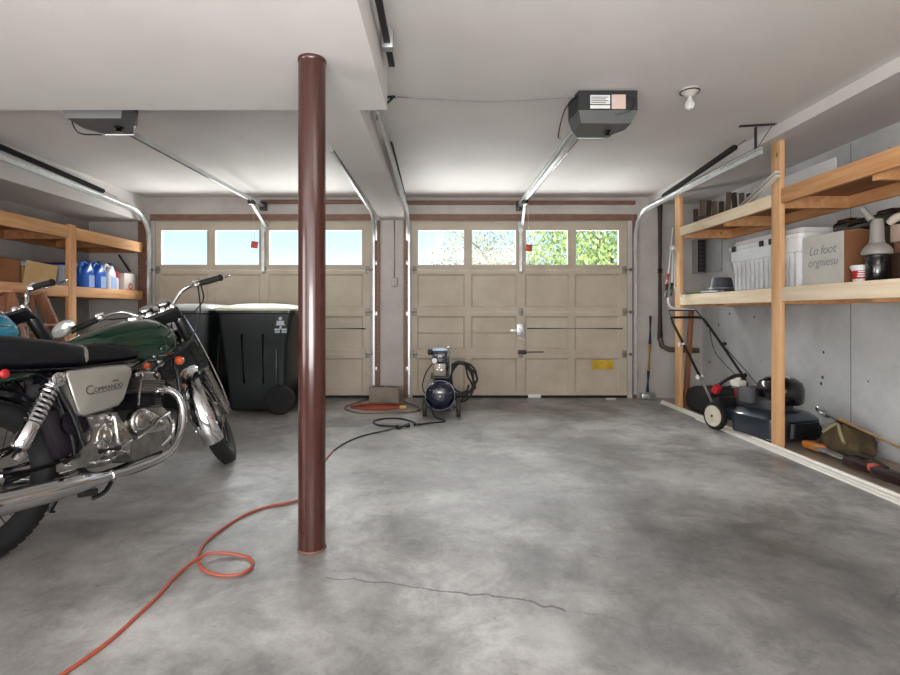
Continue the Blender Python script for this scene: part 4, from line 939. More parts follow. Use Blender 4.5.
# long extension cord to the foreground
t = thing('extension_cable', (-.9, 2.5, 0), 'long orange extension cord running across the floor past the column to the foreground', 'extension cord')
m = MB(); m.tube([FP(398, 427.5, .012), FP(385, 430.5, .006), FP(362, 436, .006), FP(345, 443, .006), FP(333, 451, .006)], .006, 8, 8); m.build('dark_length', M_bc, t)
pp = [(333, 451), (322, 464), (312, 480), (302, 497), (290, 502.5), (268, 506.5), (247, 514), (228, 525), (208, 540), (199, 553), (199, 563), (206, 571), (222, 575.5), (240, 574), (251, 568), (252, 561), (245, 556.5), (228, 554.5), (208, 557), (192, 564), (176, 576), (158, 596), (136, 617), (113, 638), (88, 657), (66, 672), (40, 690)]
pts = [FP(x, y, .0065) for x, y in pp]
for i in (17, 18, 19): pts[i].z = (.012, .019, .012)[i-17]
m = MB(); m.tube(pts, .0062, 8, 8); m.build('orange_length', mat('cord_orange', '984632', .5, var=.05), t)
# small packet on the floor, and the painted light gap at the door
o = tag(MB().box(FP(534, 397.5)+Vector((0, -.03, .022)), (.15, .02, .04), None, .003).build('paper_packet', M_white), 'small white packet on the floor at the middle of the right door', 'packet')
o = tag(MB().box(FP(610, 399)+Vector((0, -.02, .006)), (.11, .03, .012), None, .002).build('door_gap_light', M_white), 'short white strip standing in for the light gap under the right end of the right door', 'strip')  # white strip in place of light showing under the door

#MOTO
# ------------------------------------------------------------------ motorcycles
def rotz_steer(deg):
    u = Vector((-.469, 0, .883)).normalized(); c0 = Vector((1.387, 0, .302)); q = Matrix.Rotation(R(deg), 3, u)
    return lambda p: c0+q@(Vector(p)-c0)
U = Vector((-.469, 0, .883)).normalized(); AX = Vector((1.44, 0, .33))
def seg_ring(s, zt, zb, hw, n=24, e=2.5):
    zc, hz = (zt+zb)/2, (zt-zb)/2; out = []
    for k in range(n):
        a = 2*PI*k/n; ca, sa = math.cos(a), math.sin(a)
        out.append(Vector((s, hw*math.copysign(abs(ca)**(2/e), ca), zc+hz*math.copysign(abs(sa)**(2/e), sa))))
    return out
def moto_wheel(t, name, c, X, r=.335, tw=.052, nsp=18):
    m = MB(); m.X = X; m.torus(c, (0, 1, 0), r-tw-.012, .012, 48, 8, 1.9); m.torus(c, (0, 1, 0), r-tw-.02, .006, 48, 6, 3.5)
    wq = m.build(name, M_chrome, t)
    m = MB(); m.X = X; m.torus(c, (0, 1, 0), r-tw, tw, 56, 16)
    for k in range(56):
        a = 2*PI*k/56
        for sy in (-.022, .022): m.box(Vector(c)+Vector((math.cos(a+(.05 if sy > 0 else 0))*(r-.008), sy*.75, math.sin(a+(.05 if sy > 0 else 0))*(r-.008))), (.026, .024, .010), (0, -a+PI/2, .3 if sy > 0 else -.3))
    m.build('tyre', M_blackr, wq)
    m = MB(); m.X = X; m.lathe([(.03, -.075), (.075, -.06), (.08, -.045), (.05, -.03), (.045, .03), (.08, .045), (.085, .06), (.03, .075)], c, (0, 1, 0), 28); m.build('hub', M_alloyr, wq)
    m = MB(); m.X = X
    for k in range(nsp):
        for sd in (-1, 1):
            a = 2*PI*(k+.25*sd)/nsp; b = a+sd*.34*(1 if k % 2 else -1)
            m.cyl(Vector(c)+Vector((.07*math.cos(b), sd*.05, .07*math.sin(b))), Vector(c)+Vector(((r-tw-.02)*math.cos(a), sd*.006, (r-tw-.02)*math.sin(a))), .0024, seg=5)
    m.build('spoke', M_chrome, wq)
    return wq
def fork(t, X, gaiter=True):
    fk = None
    for sy in (-.098, .098):
        o = Vector((0, sy, 0)); m = MB(); m.X = X
        m.lathe([(.024, -.02), (.03, -.01), (.03, .05), (.027, .07), (.027, .33), (.031, .34), (.031, .36)], AX+o, U, 20)
        sl = m.build('fork_slider', M_alloy, t)
        m = MB(); m.X = X; m.tube([AX+o+Vector((.0, 0, 0)), AX+Vector((0, sy*.3, 0))], .014, 10); m.build('axle_end', M_chrome, sl)
        m = MB(); m.X = X
        pr = [(.032, .355)]
        for k in range(9): pr += [(.036, .362+k*.018), (.030, .371+k*.018)]
        m.lathe(pr, AX+o, U, 20); m.build('fork_gaiter', M_blackr, t)
        m = MB(); m.X = X; m.lathe([(.030, .53), (.034, .54), (.034, .70), (.030, .71)], AX+o, U, 20); m.build('fork_shroud', M_black, t)
        m = MB(); m.X = X; m.lathe([(.022, .70), (.022, .80), (.012, .815)], AX+o, U, 16); m.build('fork_cap', M_chrome, t)
    m = MB(); m.X = X
    for L in (.53, .755):
        c0 = AX+U*L; m.box(c0+Vector((-.025, 0, -.012)), (.10, .26, .028), (0, R(28), 0), .008)
    m.cyl(AX+U*.53-Vector((.053, 0, .028)), AX+U*.77-Vector((.053, 0, .028)), .024); m.build('triple_clamp', M_darkm, t)
def fender_arc(m, c, rad, a0, a1, hw, n=22):
    rings = []
    for i in range(n+1):
        a = R(a0+(a1-a0)*i/n); d = Vector((math.cos(a), 0, math.sin(a))); row = []
        for (y, dr) in ((-hw, -.035), (-hw*.93, -.012), (-hw*.6, .006), (0, .012), (hw*.6, .006), (hw*.93, -.012), (hw, -.035), (hw*.97, -.037), (hw*.88, -.016), (hw*.55, .001), (0, .007), (-hw*.55, .001), (-hw*.88, -.016), (-hw*.97, -.037)):
            row.append(Vector(c)+d*(rad+dr)+Vector((0, y, 0)))
        rings.append(row)
    m.loft(rings)
def bars(t, X, zg=1.10, kl=1.0, grip_m=M_blackr, lever=True, mirror=True):
    m = MB(); m.X = X
    for sg in (-1, 1):
        m.tube([(1.085, 0, 1.03), (1.085, sg*.05, 1.03), (1.10, sg*.10, 1.06), (1.11, sg*.17*kl, 1.115), (1.08, sg*.24*kl, zg+.022), (1.045, sg*.29*kl, zg+.01), (.985, sg*(.29*kl+.12), zg-.015)], .0115, 12, 6)
    for sg in (-1, 1): m.box((1.085, sg*.04, 1.03), (.04, .03, .05), None, .008)
    hb = m.build('handlebar', M_chrome, t)
    for sg in (-1, 1):
        a, b = Vector((1.04, sg*(.29*kl+.01), zg+.008)), Vector((.98, sg*(.29*kl+.135), zg-.017)); d = (b-a)
        m = MB(); m.X = X; pr = [(.016, 0)]
        for k in range(11): pr += [(.0185, .004+k*d.length/11.5), (.0172, .009+k*d.length/11.5)]
        pr += [(.021, d.length*.97), (.021, d.length), (.015, d.length+.004)]
        m.lathe(pr, a, d, 18); m.build('grip', grip_m, hb)
        m = MB(); m.X = X; p0 = a-d*.15; m.box(p0, (.035, .05, .035), (0, 0, -sg*.4), .008); m.box(p0+Vector((.02, 0, .02)), (.03, .045, .03), None, .006); m.build('control_clamp', M_alloy, hb)
        m = MB(); m.X = X; m.tube([p0+Vector((.03, 0, 0)), p0+Vector((.06, sg*.04, -.006)), p0+Vector((.035, sg*.12, -.012)), p0+Vector((.01, sg*.19, -.016))], .0055, 8, 5); m.sphere(p0+Vector((.01, sg*.19, -.016)), .009); m.build('lever', M_chrome, hb)
    return hb

def green_motorcycle():
    t = thing('motorcycle', (-1.853, 2.05, 0), 'classic dark green motorcycle with chrome pipes and black seat, front wheel turned, leaning left', 'motorcycle', rot=(R(-7.5), 0, R(75.5)))
    I = None; SX = rotz_steer(36)
    def B(fn, name, m_, par=t, X=None, **k):
        mb = MB(); mb.X = X; fn(mb); return mb.build(name, m_, par, **k)
    moto_wheel(t, 'rear_wheel', (0, 0, .335), None)
    moto_wheel(t, 'front_wheel', (1.44, 0, .33), SX, r=.342, tw=.047)
    fork(t, SX)
    # front fender, stays, brake
    ff = B(lambda m: fender_arc(m, AX, .358, 28, 208, .062), 'front_fender', M_chrome, X=SX)
    def stays(m):
        for sy in (-1, 1):
            for a in (60, 120, 190):
                d = Vector((math.cos(R(a)), 0, math.sin(R(a)))); m.cyl(AX+d*.335+Vector((0, sy*.062, 0)), AX+Vector((0, sy*.085, 0)), .0055, seg=8)
    B(stays, 'fender_stay', M_chrome, ff, X=SX)
    B(lambda m: (m.lathe([(.05, .062), (.14, .064), (.14, .069), (.05, .071)], AX, (0, 1, 0), 40)), 'brake_disc', M_alloy, X=SX)
    B(lambda m: m.tube([AX+U*.76+Vector((.01, -.125, 0)), AX+U*.5+Vector((.02, -.142, 0)), AX+U*.2+Vector((.005, -.142, 0)), AX+Vector((-.02, -.13, .02))], .0055, 8, 4), 'front_brake_cable', M_chrome, X=SX)
    # headlamp
    hc = Vector((1.275, 0, .90))
    hl = B(lambda m: m.lathe([(.01, -.09), (.05, -.08), (.08, -.045), (.092, 0), (.096, .02), (.09, .028)], hc, (1, 0, -.05), 28), 'headlamp', M_chrome, X=SX)
    B(lambda m: m.lathe([(.088, .027), (.06, .036), (.01, .04)], hc, (1, 0, -.05), 28), 'headlamp_lens', mat('lamp_glass', 'DADFE0', .1, trans=.4), hl, X=SX)
    B(lambda m: [m.box(hc+Vector((-.06, sy*.10, 0)), (.12, .006, .05), (0, R(20), 0), .002) for sy in (-1, 1)], 'headlamp_bracket', M_black, hl, X=SX)
    for sy in (-1, 1):
        g = B(lambda m: m.lathe([(.032, -.05), (.036, -.04), (.038, .0), (.034, .006)], (1.105, sy*.052, 1.085), (-.55, 0, .84), 24), 'gauge', M_blackg, X=SX)
        B(lambda m: m.lathe([(.038, .0), (.040, .004), (.036, .010)], (1.105, sy*.052, 1.085), (-.55, 0, .84), 24), 'gauge_bezel', M_chrome, g, X=SX)
    bars(t, SX)
    # mirror on the left grip
    mr = B(lambda m: (m.tube([(1.00, .38, 1.09), (.965, .41, 1.08), (.95, .435, 1.085)], .006, 8, 4),
                      m.sphere((.93, .44, 1.095), .08, (.20, .98, .58), rot=(R(-8), 0, R(-25)))), 'mirror', M_chrome, X=SX)
    B(lambda m: m.sphere((.921, .444, 1.095), .074, (.18, .95, .54), rot=(R(-8), 0, R(-25))), 'mirror_glass', mat('mirror_pale', 'B7B9B4', .12, .6), mr, X=SX)
    B(lambda m: (m.tube([SX(Vector((1.05, -.28, 1.10))), Vector((1.12, -.22, .98)), Vector((1.04, -.17, .80)), Vector((.86, -.1, .70))], .0045, 6, 8),
                 m.tube([SX(Vector((1.05, .28, 1.10))), Vector((1.16, .05, 1.0)), Vector((1.06, .02, .80)), Vector((.9, .08, .55))], .0045, 6, 8),
                 m.tube([SX(Vector((1.04, -.30, 1.10))), SX(Vector((1.15, -.26, 1.02))), SX(Vector((1.17, -.12, .93))), SX(Vector((1.22, -.12, .80)))], .004, 6, 8)), 'control_cable', M_black)
    # frame
    def frame(m):
        m.tube([(1.06, 0, .90), (.95, 0, .80), (.6, 0, .74), (.25, 0, .72)], .028, 12, 5)
        m.tube([(1.06, 0, .88), (1.08, 0, .80)], .032, 12)
        for sy in (-.10, .10):
            m.tube([(1.07, sy*.3, .80), (1.03, sy, .55), (.98, sy, .32), (.90, sy, .20), (.60, sy, .18), (.38, sy, .26), (.34, sy, .45), (.26, sy, .71), (.10, sy*1.25, .745), (-.15, sy*1.25, .75)], .0135, 10, 5)
            m.tube([(.24, sy*1.3, .74), (.33, sy*1.4, .52), (.38, sy*1.3, .33)], .013, 10, 4)
            m.tube([(.26, sy*1.2, .72), (.7, sy*.8, .70), (1.03, sy*.4, .84)], .012, 10, 4)
    B(frame, 'frame', M_blackg)
    def sw(m):
        for sy in (-.115, .115):
            m.tube([(.42, sy, .33), (.05, sy, .335), (-.03, sy, .335)], .018, 10)
            m.box((0, sy, .335), (.10, .014, .055), None, .006)
        m.cyl((.42, -.14, .33), (.42, .14, .33), .03)
    s_ = B(sw, 'swingarm', M_blackg)
    B(lambda m: m.lathe([(.022, 0), (.022, .02), (.012, .03)], (0, -.12, .335), (0, -1, 0), 6), 'axle_nut', M_chrome, s_)
    B(lambda m: m.lathe([(.012, 0), (.018, .004), (.018, .012), (.008, .016)], (.044, -.185, .412), (0, -1, 0), 16), 'shock_bolt', M_chrome, s_)
    for sy in (-1, 1):
        a, b = Vector((.241, sy*.16, .703)), Vector((.044, sy*.165, .412)); d = b-a
        sh = B(lambda m: m.cyl(a, b, .012), 'shock_absorber', M_blackg)
        def coil(m):
            x, y, _ = frame_of(d); pts = []
            for i in range(8*10+1): an = 2*PI*i/10; pts.append(a+d*(.09+.50*i/80)+x*(.033*math.cos(an))+y*(.033*math.sin(an)))
            m.tube(pts, .0066, 7)
        B(coil, 'spring', M_chrome, sh)
        B(lambda m: m.lathe([(.030, d.length*.58), (.034, d.length*.6), (.034, d.length*.86), (.026, d.length*.9)], a, d, 20), 'lower_shroud', M_chrome, sh)
        B(lambda m: (m.lathe([(.02, 0), (.03, .004), (.032, .016), (.02, .022)], a+Vector((0, sy*.012, .0)), (0, sy, 0), 20), m.lathe([(.026, .0), (.026, .05)], a, d, 14)), 'top_mount', M_chrome, sh)
    # rear fender, inner box
    B(lambda m: fender_arc(m, (0, 0, .335), .375, 8, 200, .075), 'rear_fender', M_blackg)
    B(lambda m: (m.box((.40, 0, .60), (.22, .22, .26), None, .03), m.box((.30, 0, .46), (.10, .20, .24), (0, R(-15), 0), .03), m.cyl((.36, -.12, .50), (.36, .12, .50), .07)), 'battery_box', mat('dark_plum', '17101A', .5))
    # seat
    sr = [(-.22, .90, .82, .06), (-.18, .925, .79, .115), (-.05, .932, .775, .135), (.14, .918, .757, .142), (.28, .895, .748, .146), (.39, .870, .742, .144), (.425, .858, .745, .138), (.45, .862, .745, .140), (.52, .862, .745, .148), (.62, .852, .747, .150), (.69, .842, .752, .147), (.725, .822, .762, .138), (.745, .795, .775, .115)]
    st = B(lambda m: m.loft([seg_ring(*q, n=32, e=3.2) for q in sr]), 'seat', M_seat, angle=80)
    B(lambda m: m.loft([seg_ring(.418, .862, .744, .1425, 32, 3.2), seg_ring(.425, .864, .742, .144, 32, 3.2), seg_ring(.432, .862, .744, .1425, 32, 3.2)]), 'seat_strap', M_chrome, st)
    B(lambda m: m.loft([seg_ring(q[0], q[2]+.012, q[2]-.006, q[3]+.003, 32, 3.2) for q in sr[1:-1]]), 'seat_trim', M_blackg, st)
    B(lambda m: m.loft([seg_ring(-.42, .80, .76, .05), seg_ring(-.38, .83, .72, .10), seg_ring(-.2, .80, .70, .135), seg_ring(0, .775, .695, .140), seg_ring(.15, .76, .715, .135), seg_ring(.24, .755, .735, .12)]), 'tail_cowl', M_green, angle=80)
    for sy in (-1, 1): B(lambda m: m.lathe([(.019, 0), (.019, .008), (.014, .013), (.004, .015)], (.055, sy*.136, .755), (0, sy, 0), 20), 'side_reflector', M_red)
    # tank
    tr_ = [(.43, .872, .84, .03), (.47, .888, .80, .075), (.54, .915, .775, .105), (.63, .945, .76, .118), (.74, .972, .742, .132), (.84, .985, .730, .145), (.92, .984, .727, .150), (.98, .968, .732, .146), (1.02, .94, .745, .128), (1.045, .905, .765, .098), (1.055, .87, .80, .055)]
    tk = B(lambda m: m.loft([seg_ring(*q, n=36, e=2.35) for q in tr_]), 'fuel_tank', M_green, angle=80)
    B(lambda m: m.lathe([(.045, -.01), (.045, .006), (.038, .014), (.01, .018)], (.86, -.0, .985), (-.0, 0, 1), 28), 'filler_cap', M_chrome, tk)
    B(lambda m: m.sphere((.90, -.145, .80), .03, (1.0, .3, .7)), 'knee_dimple', M_green, tk)
    B(lambda m: m.lathe([(.022, -.02), (.026, 0), (.02, .014)], (.90, -.10, .722), (0, -1, -.3), 18), 'fuel_tap', M_chrome)
    # orange indicator
    for sy in (-1, 1):
        q = Vector((1.035, sy*.115, .722)); i_ = B(lambda m: (m.cyl(q+Vector((0, -sy*.14, .01)), q, .006), m.lathe([(.012, -.03), (.026, -.012), (.028, 0)], q, (-1, 0, 0), 20)), 'indicator', M_chrome)
        B(lambda m: m.lathe([(.026, 0), (.024, .012), (.012, .018), (.003, .02)], q, (-1, 0, 0), 20), 'indicator_lens', mat('amber_lens', 'C8552E', .25), i_)
    # side panels
    poly = [(.288, .722), (.298, .733), (.46, .737), (.615, .733), (.640, .715), (.640, .690), (.575, .565), (.545, .540), (.50, .532), (.36, .520), (.335, .530), (.328, .548)]
    for sy in (-1, 1):
        sp = B(lambda m: m.prism(poly, lambda u, v, w_: Vector((u, sy*w_, v)), .12, .172, .012), 'side_panel', M_silver, angle=50)
        B(lambda m: m.tube([(u, sy*.163, v) for u, v in poly], .005, 6, closed=True), 'panel_edge', M_alloyr, sp)
        if sy < 0:
            M_em = mat('emblem_dark', '4A4844', .4, .3)
            u_ = Vector((1, 0, .04)); v_ = Vector((0, 0, 1))
            text_part('badge', 'C', .062, (.372, -.1728, .612), u_, v_, M_em, sp, .001)
            text_part('badge', 'OMMANDO', .032, (.416, -.1728, .619), u_, v_, M_em, sp, .001, sx=.93)
            text_part('badge', '850', .015, (.520, -.1728, .655), u_, v_, M_em, sp, .001, sx=1.6)
            B(lambda m: m.beam((.40, -.1735, .613), (.57, -.1735, .620), .002, .003), 'badge_underline', M_em, sp)
    # engine: crankcase, cylinders, head, covers
    def case(m):
        m.prism([(.60, .30), (.62, .44), (.70, .49), (.86, .49), (.93, .42), (.93, .30), (.88, .24), (.66, .23)], lambda u, v, w_: Vector((u, w_, v)), -.11, .12)
        m.prism([(.40, .30), (.40, .44), (.46, .50), (.58, .50), (.62, .42), (.60, .28), (.48, .25)], lambda u, v, w_: Vector((u, w_, v)), -.11, .12)
    eng = B(case, 'crankcase', M_alloyr)
    def tilt(p): # cylinders lean forward 8 deg about (.79, .48)
        p = Vector(p); q = p-Vector((.79, 0, .48)); a = R(-9); return Vector((.79, 0, .48))+Vector((q.x*math.cos(a)-q.z*math.sin(a), q.y, q.x*math.sin(a)+q.z*math.cos(a)))
    def cyls(m):
        m.X = tilt; m.box((.79, 0, .52), (.12, .19, .09), None, .02)
        for k in range(7): m.box((.79, 0, .487+k*.0125), (.165-.002*(k % 2), .235, .005), None, .002)
    B(cyls, 'cylinder_block', mat('fin_black', '131218', .45), eng)
    def head(m):
        m.X = tilt; m.box((.79, 0, .61), (.12, .20, .10), None, .02)
        for k in range(5): m.box((.79, 0, .580+k*.0135), (.185-k*.003, .25, .0055), None, .002)
    B(head, 'cylinder_head', M_alloyr, eng)
    def rocker(m):
        m.X = tilt; m.box((.79, 0, .665), (.10, .20, .045), None, .015)
        for sy in (-.07, .07): m.lathe([(.032, 0), (.032, .02), (.02, .03), (.01, .034)], (.85, sy, .655), (1, 0, .5), 16); m.lathe([(.03, 0), (.03, .02), (.012, .03)], (.74, sy, .665), (-.5, 0, 1), 16)
        for x in (.74, .84): m.lathe([(.013, 0), (.013, .015), (.008, .02)], (x, -.095, .668), (0, -1, 0), 6)
        m.tube([(.70, -.12, .47), (.70, -.13, .58), (.72, -.12, .64), (.76, -.11, .665)], .006, 8, 4)
    B(rocker, 'rocker_cover', M_alloy, eng)
    def carbs(m):
        for sy in (-.055, .055):
            m.cyl((.71, sy, .63), (.63, sy*1.1, .655), .022); m.box((.655, sy*1.1, .645), (.045, .05, .075), None, .012); m.lathe([(.022, 0), (.024, .03), (.012, .04)], (.655, sy*1.1, .68), (0, 0, 1), 14); m.lathe([(.018, 0), (.018, .03)], (.655, sy*1.1, .58), (0, 0, 1), 14)
    B(carbs, 'carburettor', M_alloyr, eng)
    def hull(c1, r1, c2, r2, n=18):
        d = math.hypot(c2[0]-c1[0], c2[1]-c1[1]); th = math.atan2(c2[1]-c1[1], c2[0]-c1[0]); al = math.acos((r1-r2)/d); o = []
        for k in range(n+1): a = th+al+(2*PI-2*al)*k/n; o.append((c1[0]+r1*math.cos(a), c1[1]+r1*math.sin(a)))
        for k in range(n//2+1): a = th-al+2*al*k/(n//2); o.append((c2[0]+r2*math.cos(a), c2[1]+r2*math.sin(a)))
        return o
    def timing(m):
        m.prism(hull((.70, .425), .072, (.845, .375), .035), lambda u, v, w_: Vector((u, -w_, v)), .105, .150, .018)
        m.sphere((.70, -.148, .43), .055, (1, .35, 1)); m.sphere((.80, -.146, .39), .03, (1.8, .3, .8), rot=(0, R(20), 0))
    B(timing, 'timing_cover', M_alloy, eng, angle=60)
    def gbox(m):
        m.prism(hull((.50, .385), .085, (.575, .34), .055), lambda u, v, w_: Vector((u, -w_, v)), .105, .155, .016)
        m.lathe([(.035, 0), (.035, .012), (.02, .018)], (.49, -.155, .40), (0, -1, 0), 20)
        for k in range(6): a = 2*PI*k/6+.4; m.lathe([(.007, 0), (.007, .006)], (.50+.07*math.cos(a), -.154, .385+.07*math.sin(a)), (0, -1, 0), 8)
    B(gbox, 'gearbox_cover', M_alloy, eng, angle=60)
    B(lambda m: (m.prism(hull((.47, .38), .12, (.80, .38), .085), lambda u, v, w_: Vector((u, w_, v)), .105, .175, .03)), 'primary_cover', M_alloy, eng, angle=60)
    B(lambda m: (m.lathe([(.03, 0), (.03, .05)], (.90, -.05, .27), (1, 0, 0), 16), m.box((.78, -.0, .23), (.18, .18, .03), None, .01)), 'oil_filter', M_blackg, eng)
    B(lambda m: (m.tube([(.62, -.158, .335), (.70, -.165, .37), (.80, -.165, .42), (.88, -.150, .44)], .006, 8, 4), m.tube([(.42, -.16, .30), (.52, -.168, .33), (.60, -.168, .345)], .006, 8, 3), m.tube([(.90, -.11, .44), (.93, -.12, .36), (.90, -.12, .30), (.84, -.11, .26)], .011, 8, 4)), 'oil_line', M_chrome, eng)
    B(lambda m: (m.tube([(.497, -.165, .49), (.500, -.185, .475), (.500, -.19, .36), (.505, -.195, .315)], .009, 10, 4), m.cyl((.505, -.19, .315), (.505, -.24, .310), .011), m.lathe([(.018, 0), (.018, .02)], (.497, -.16, .485), (0, -1, 0), 14)), 'kick_starter', M_chrome)
    # footrest plate
    zp = [(.385, .515), (.52, .508), (.535, .495), (.50, .472), (.452, .43), (.438, .37), (.50, .325), (.56, .315), (.50, .285), (.36, .285), (.225, .300), (.225, .330), (.33, .352), (.395, .40), (.408, .44)]
    fp = B(lambda m: (m.prism(zp, lambda u, v, w_: Vector((u, -w_, v)), .140, .150)), 'footrest_plate', M_alloyr)
    B(lambda m: ([m.lathe([(.009, 0), (.009, .008), (.005, .01)], (x, -.15, z), (0, -1, 0), 8) for x, z in ((.40, .50), (.49, .495), (.43, .46), (.42, .38), (.48, .32), (.27, .315))]), 'bolt', M_chrome, fp)
    B(lambda m: m.cyl((.435, -.15, .335), (.43, -.27, .345), .013), 'footpeg', M_blackr, fp)
    B(lambda m: m.cyl((.26, -.15, .335), (.25, -.24, .36), .012), 'footpeg', M_blackr, fp)
    B(lambda m: (m.tube([(.50, -.17, .30), (.44, -.19, .29), (.36, -.2, .30)], .007, 8, 3), m.box((.36, -.21, .305), (.05, .04, .01), None, .003)), 'brake_pedal', M_chrome, fp)
    # exhaust
    for sy in (-1, 1):
        hp = [(.86, sy*.07, .56), (.905, sy*.09, .570), (.950, sy*.125, .545), (.972, sy*.15, .48), (.955, sy*.17, .39), (.905, sy*.185, .31), (.82, sy*.195, .245), (.72, sy*.20, .218), (.55, sy*.20, .212), (.43, sy*.20, .216)]
        ex = B(lambda m: m.tube(hp, .0195, 16, 6), 'exhaust_pipe', M_chrome, angle=80)
        B(lambda m: (m.lathe([(.028, -.01), (.034, 0), (.034, .02), (.026, .03)], (.885, sy*.08, .567), (1, sy*.4, 0), 18)), 'pipe_clamp', M_chrome, ex)
        B(lambda m: (m.lathe([(.022, 0), (.027, .004), (.027, .022), (.022, .026)], (.45, sy*.2, .2155), (-1, 0, 0), 18)), 'pipe_clamp', M_chrome, ex)
        a = Vector((.45, sy*.20, .2155)); d = Vector((-1, 0, .085))
        mf = B(lambda m: m.lathe([(.021, 0), (.023, .04), (.030, .09), (.040, .15), (.046, .22), (.0475, .32), (.0475, .50), (.046, .58), (.038, .68), (.030, .74), (.026, .76), (.018, .76), (.018, .70)], a, d, 32, cap=False), 'muffler', M_chrome, angle=80)
        B(lambda m: (m.box(a+d*.14+Vector((0, 0, -.050)), (.09, .02, .03), (0, R(10), 0), .006), m.box(a+d*.5+Vector((0, -sy*.02, .06)), (.03, .02, .08), None, .005)), 'muffler_bracket', M_darkm, mf)
    B(lambda m: (m.tube([(.56, .13, .22), (.50, .20, .13), (.47, .25, .045)], .011, 10, 4), m.cyl((.46, .25, .028), (.50, .262, .030), .012)), 'side_stand', M_blackg)
    B(lambda m: m.tube([(.55, -.10, .20), (.46, -.13, .14), (.38, -.14, .13)], .011, 8, 3), 'centre_stand', M_blackg)
    B(lambda m: (m.lathe([(.02, 0), (.045, .01), (.05, .04), (.045, .05)], (-.40, 0, .80), (-1, 0, 0), 20)), 'tail_lamp', M_red)
    B(lambda m: m.tube([(.60, .135, .46), (.2, .125, .42), (0, .12, .40), (-.055, .12, .335), (0, .12, .27), (.2, .125, .27), (.60, .135, .32)], .008, 6, 3), 'drive_chain', M_darkm)
    return t
green_motorcycle()

def blue_motorcycle():
    t = thing('motorcycle', (-2.72, 1.99, 0), 'turquoise tanked motorcycle at the left edge, mostly hidden behind the green motorcycle', 'motorcycle', rot=(R(-8), 0, R(75.5)))
    X = rotz_steer(28)
    M_cy = mat('turquoise_paint', '1787A6', .2, .2, coat=1, var=.05)
    moto_wheel(t, 'rear_wheel', (0, 0, .335), None, nsp=14); moto_wheel(t, 'front_wheel', (1.44, 0, .335), X, nsp=14)
    fork(t, X); 
    m = MB(); m.X = X; fender_arc(m, AX, .358, 50, 180, .062); m.build('front_fender', M_cy, t)
    bars(t, X, zg=1.115, kl=.66)
    m = MB(); m.loft([seg_ring(*q, n=32, e=2.3) for q in ((.47, .90, .84, .05), (.56, .95, .79, .11), (.70, 1.0, .77, .15), (.84, 1.03, .76, .17), (.95, 1.03, .76, .165), (1.01, .99, .77, .14), (1.04, .93, .80, .09))]); tk = m.build('fuel_tank', M_cy, t, angle=80)
    m = MB(); m.tube([(.50, -.10, .915), (.62, -.135, .925), (.76, -.158, .93), (.90, -.165, .93), (.99, -.14, .92)], .006, 8, 5); m.build('tank_stripe', M_chrome, tk)
    m = MB(); m.lathe([(.045, -.01), (.045, .006), (.01, .016)], (.86, 0, 1.02), (0, 0, 1), 24); m.build('filler_cap', M_chrome, tk)
    m = MB(); m.loft([seg_ring(*q, n=28, e=3) for q in ((-.25, .86, .79, .10), (-.1, .87, .77, .13), (.2, .86, .76, .14), (.45, .85, .76, .13), (.56, .86, .79, .09))]); m.build('seat', M_seat, t, angle=80)
    m = MB(); m.tube([(1.06, 0, .90), (.95, 0, .80), (.6, 0, .76), (.25, 0, .74), (-.2, 0, .75)], .028, 10, 4)
    for sy in (-.1, .1): m.tube([(1.07, sy*.3, .80), (1.0, sy, .4), (.90, sy, .22), (.45, sy, .22), (.36, sy, .45), (.25, sy, .73)], .014, 8, 4); m.tube([(.42, sy, .33), (0, sy*1.15, .335)], .016, 8); m.cyl((.22, sy*1.5, .74), (.03, sy*1.5, .36), .025, seg=10)
    m.build('frame', M_blackg, t)
    m = MB(); m.box((.65, 0, .38), (.40, .24, .26), None, .04); m.box((.75, 0, .58), (.2, .2, .2), None, .03)
    for k in range(8): m.box((.76, 0, .51+k*.022), (.24, .24, .008), None, .002)
    m.build('engine', M_alloyr, t)
    m = MB(); m.lathe([(.02, -.08), (.06, -.055), (.075, 0), (.07, .02)], (1.30, 0, .72), (1, 0, 0), 24); m.X = None; m.build('headlamp', M_chrome, t)
    m = MB(); m.cyl((.5, .15, .22), (.47, .27, .02), .012); m.build('side_stand', M_blackg, t)
    return t
blue_motorcycle()

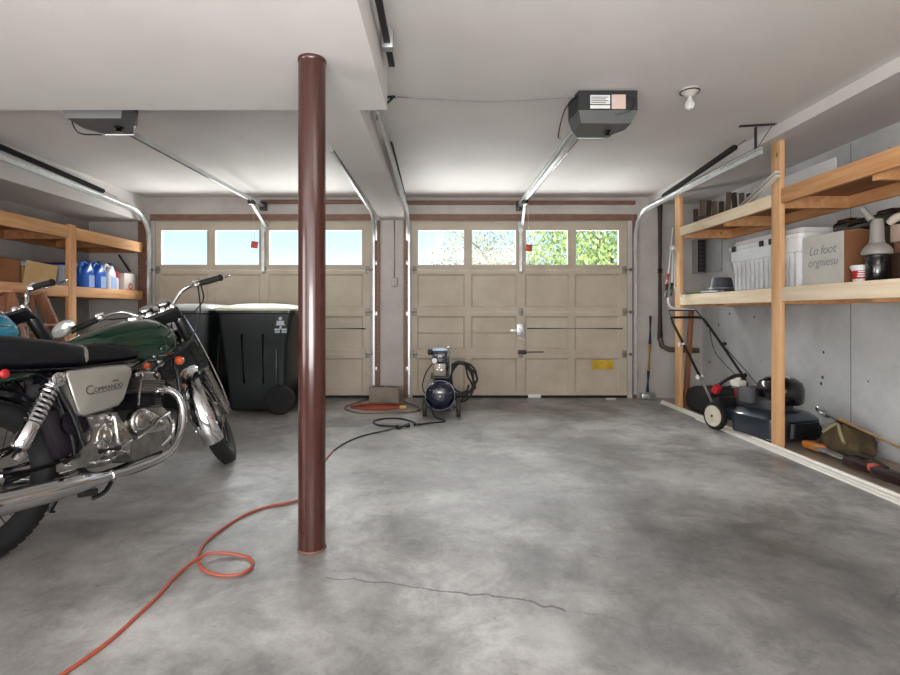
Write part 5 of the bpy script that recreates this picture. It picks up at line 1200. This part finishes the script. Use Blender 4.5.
# ------------------------------------------------------------------ outside
def flat(name, mb, m): 
    o = mb.build(name, m, None, smooth=False); o['kind'] = 'structure'; return o
flat('driveway', MB().bb(-12, 12, YB+.13, 60, -.14, -.03), mat('asphalt', '9A9895', .85, var=.1))
M_leaf = [mat('leaf_green', '93AE62', .6, var=.3, vscale=2), mat('leaf_pale', 'BDBF98', .6, var=.3, vscale=2), mat('leaf_pink', 'C9B0A6', .6, var=.2, vscale=2)]
M_bark = mat('bark', '8A7C70', .9, var=.25)
def tree(x, y, h, r, n, mi, label, zc=None, sc=(1, 1, .8), ls=.12, seed=1):
    rnd = random.Random(seed)
    t = thing('tree', (x, y, -.05), label, 'tree', 'trees outside the garage')
    m = MB(); zc = zc or h*.7; tips = []
    m.tube([(x, y, -.05), (x+.1, y, zc*.5), (x, y+.1, zc)], (.12*h/5, .05*h/5), 8, 3)
    for k in range(9):
        a = rnd.uniform(0, 2*PI); e = rnd.uniform(-.1, .9); L = r*rnd.uniform(.6, 1.0); z0 = zc*rnd.uniform(.45, .95)
        tip = Vector((x+L*math.cos(a)*math.cos(e)*sc[0], y+L*math.sin(a)*math.cos(e)*sc[1], z0+L*math.sin(e)*sc[2]))
        m.tube([(x, y, z0), Vector((x, y, z0)).lerp(tip, .5)+Vector((0, 0, .1*r)), tip], (.045*h/5, .012), 6, 3); tips.append(tip)
    m.build('trunk', M_bark, t)
    m = MB()
    for k in range(n):
        if rnd.random() < .5:
            c = rnd.choice(tips)+Vector((rnd.gauss(0, 1), rnd.gauss(0, 1), rnd.gauss(0, 1)))*r*.2
        else:
            u = Vector((rnd.gauss(0, 1), rnd.gauss(0, 1), rnd.gauss(0, 1))).normalized()*r*(rnd.random()**.4); c = Vector((x+u.x*sc[0], y+u.y*sc[1], zc+u.z*sc[2]))
        s_ = ls*rnd.uniform(.6, 1.3); e = Euler((rnd.uniform(0, 6), rnd.uniform(0, 6), rnd.uniform(0, 6))).to_matrix()
        m.add([c+e@Vector(q) for q in ((-s_/2, 0, 0), (0, -s_*.28, s_*.05), (s_/2, 0, 0), (0, s_*.28, s_*.05))], [[0, 1, 2, 3]])
    m.build('foliage', M_leaf[mi], t, smooth=False, recalc=False)
tree(4.6, 14.0, 5, 2.5, 9000, 0, 'leafy green tree seen through the rightmost panes of the right door', zc=2.9, seed=3)
tree(2.0, 20.5, 5, 2.5, 5000, 1, 'sparse pale tree behind the second and third panes of the right door', zc=3.0, seed=5)
tree(-.2, 24.0, 3, 1.8, 3000, 2, 'low pinkish tree seen at the foot of the leftmost pane of the right door', zc=1.5, seed=8)
tree(-4.6, 25.0, 3, 1.8, 3000, 1, 'pale round tree seen through the pane just right of the column', zc=1.8, seed=9)
tree(-8.6, 27.0, 2.6, 1.7, 3000, 2, 'low pale tree seen through the third pane of the left door', zc=1.3, sc=(1.4, 1, .7), seed=11)
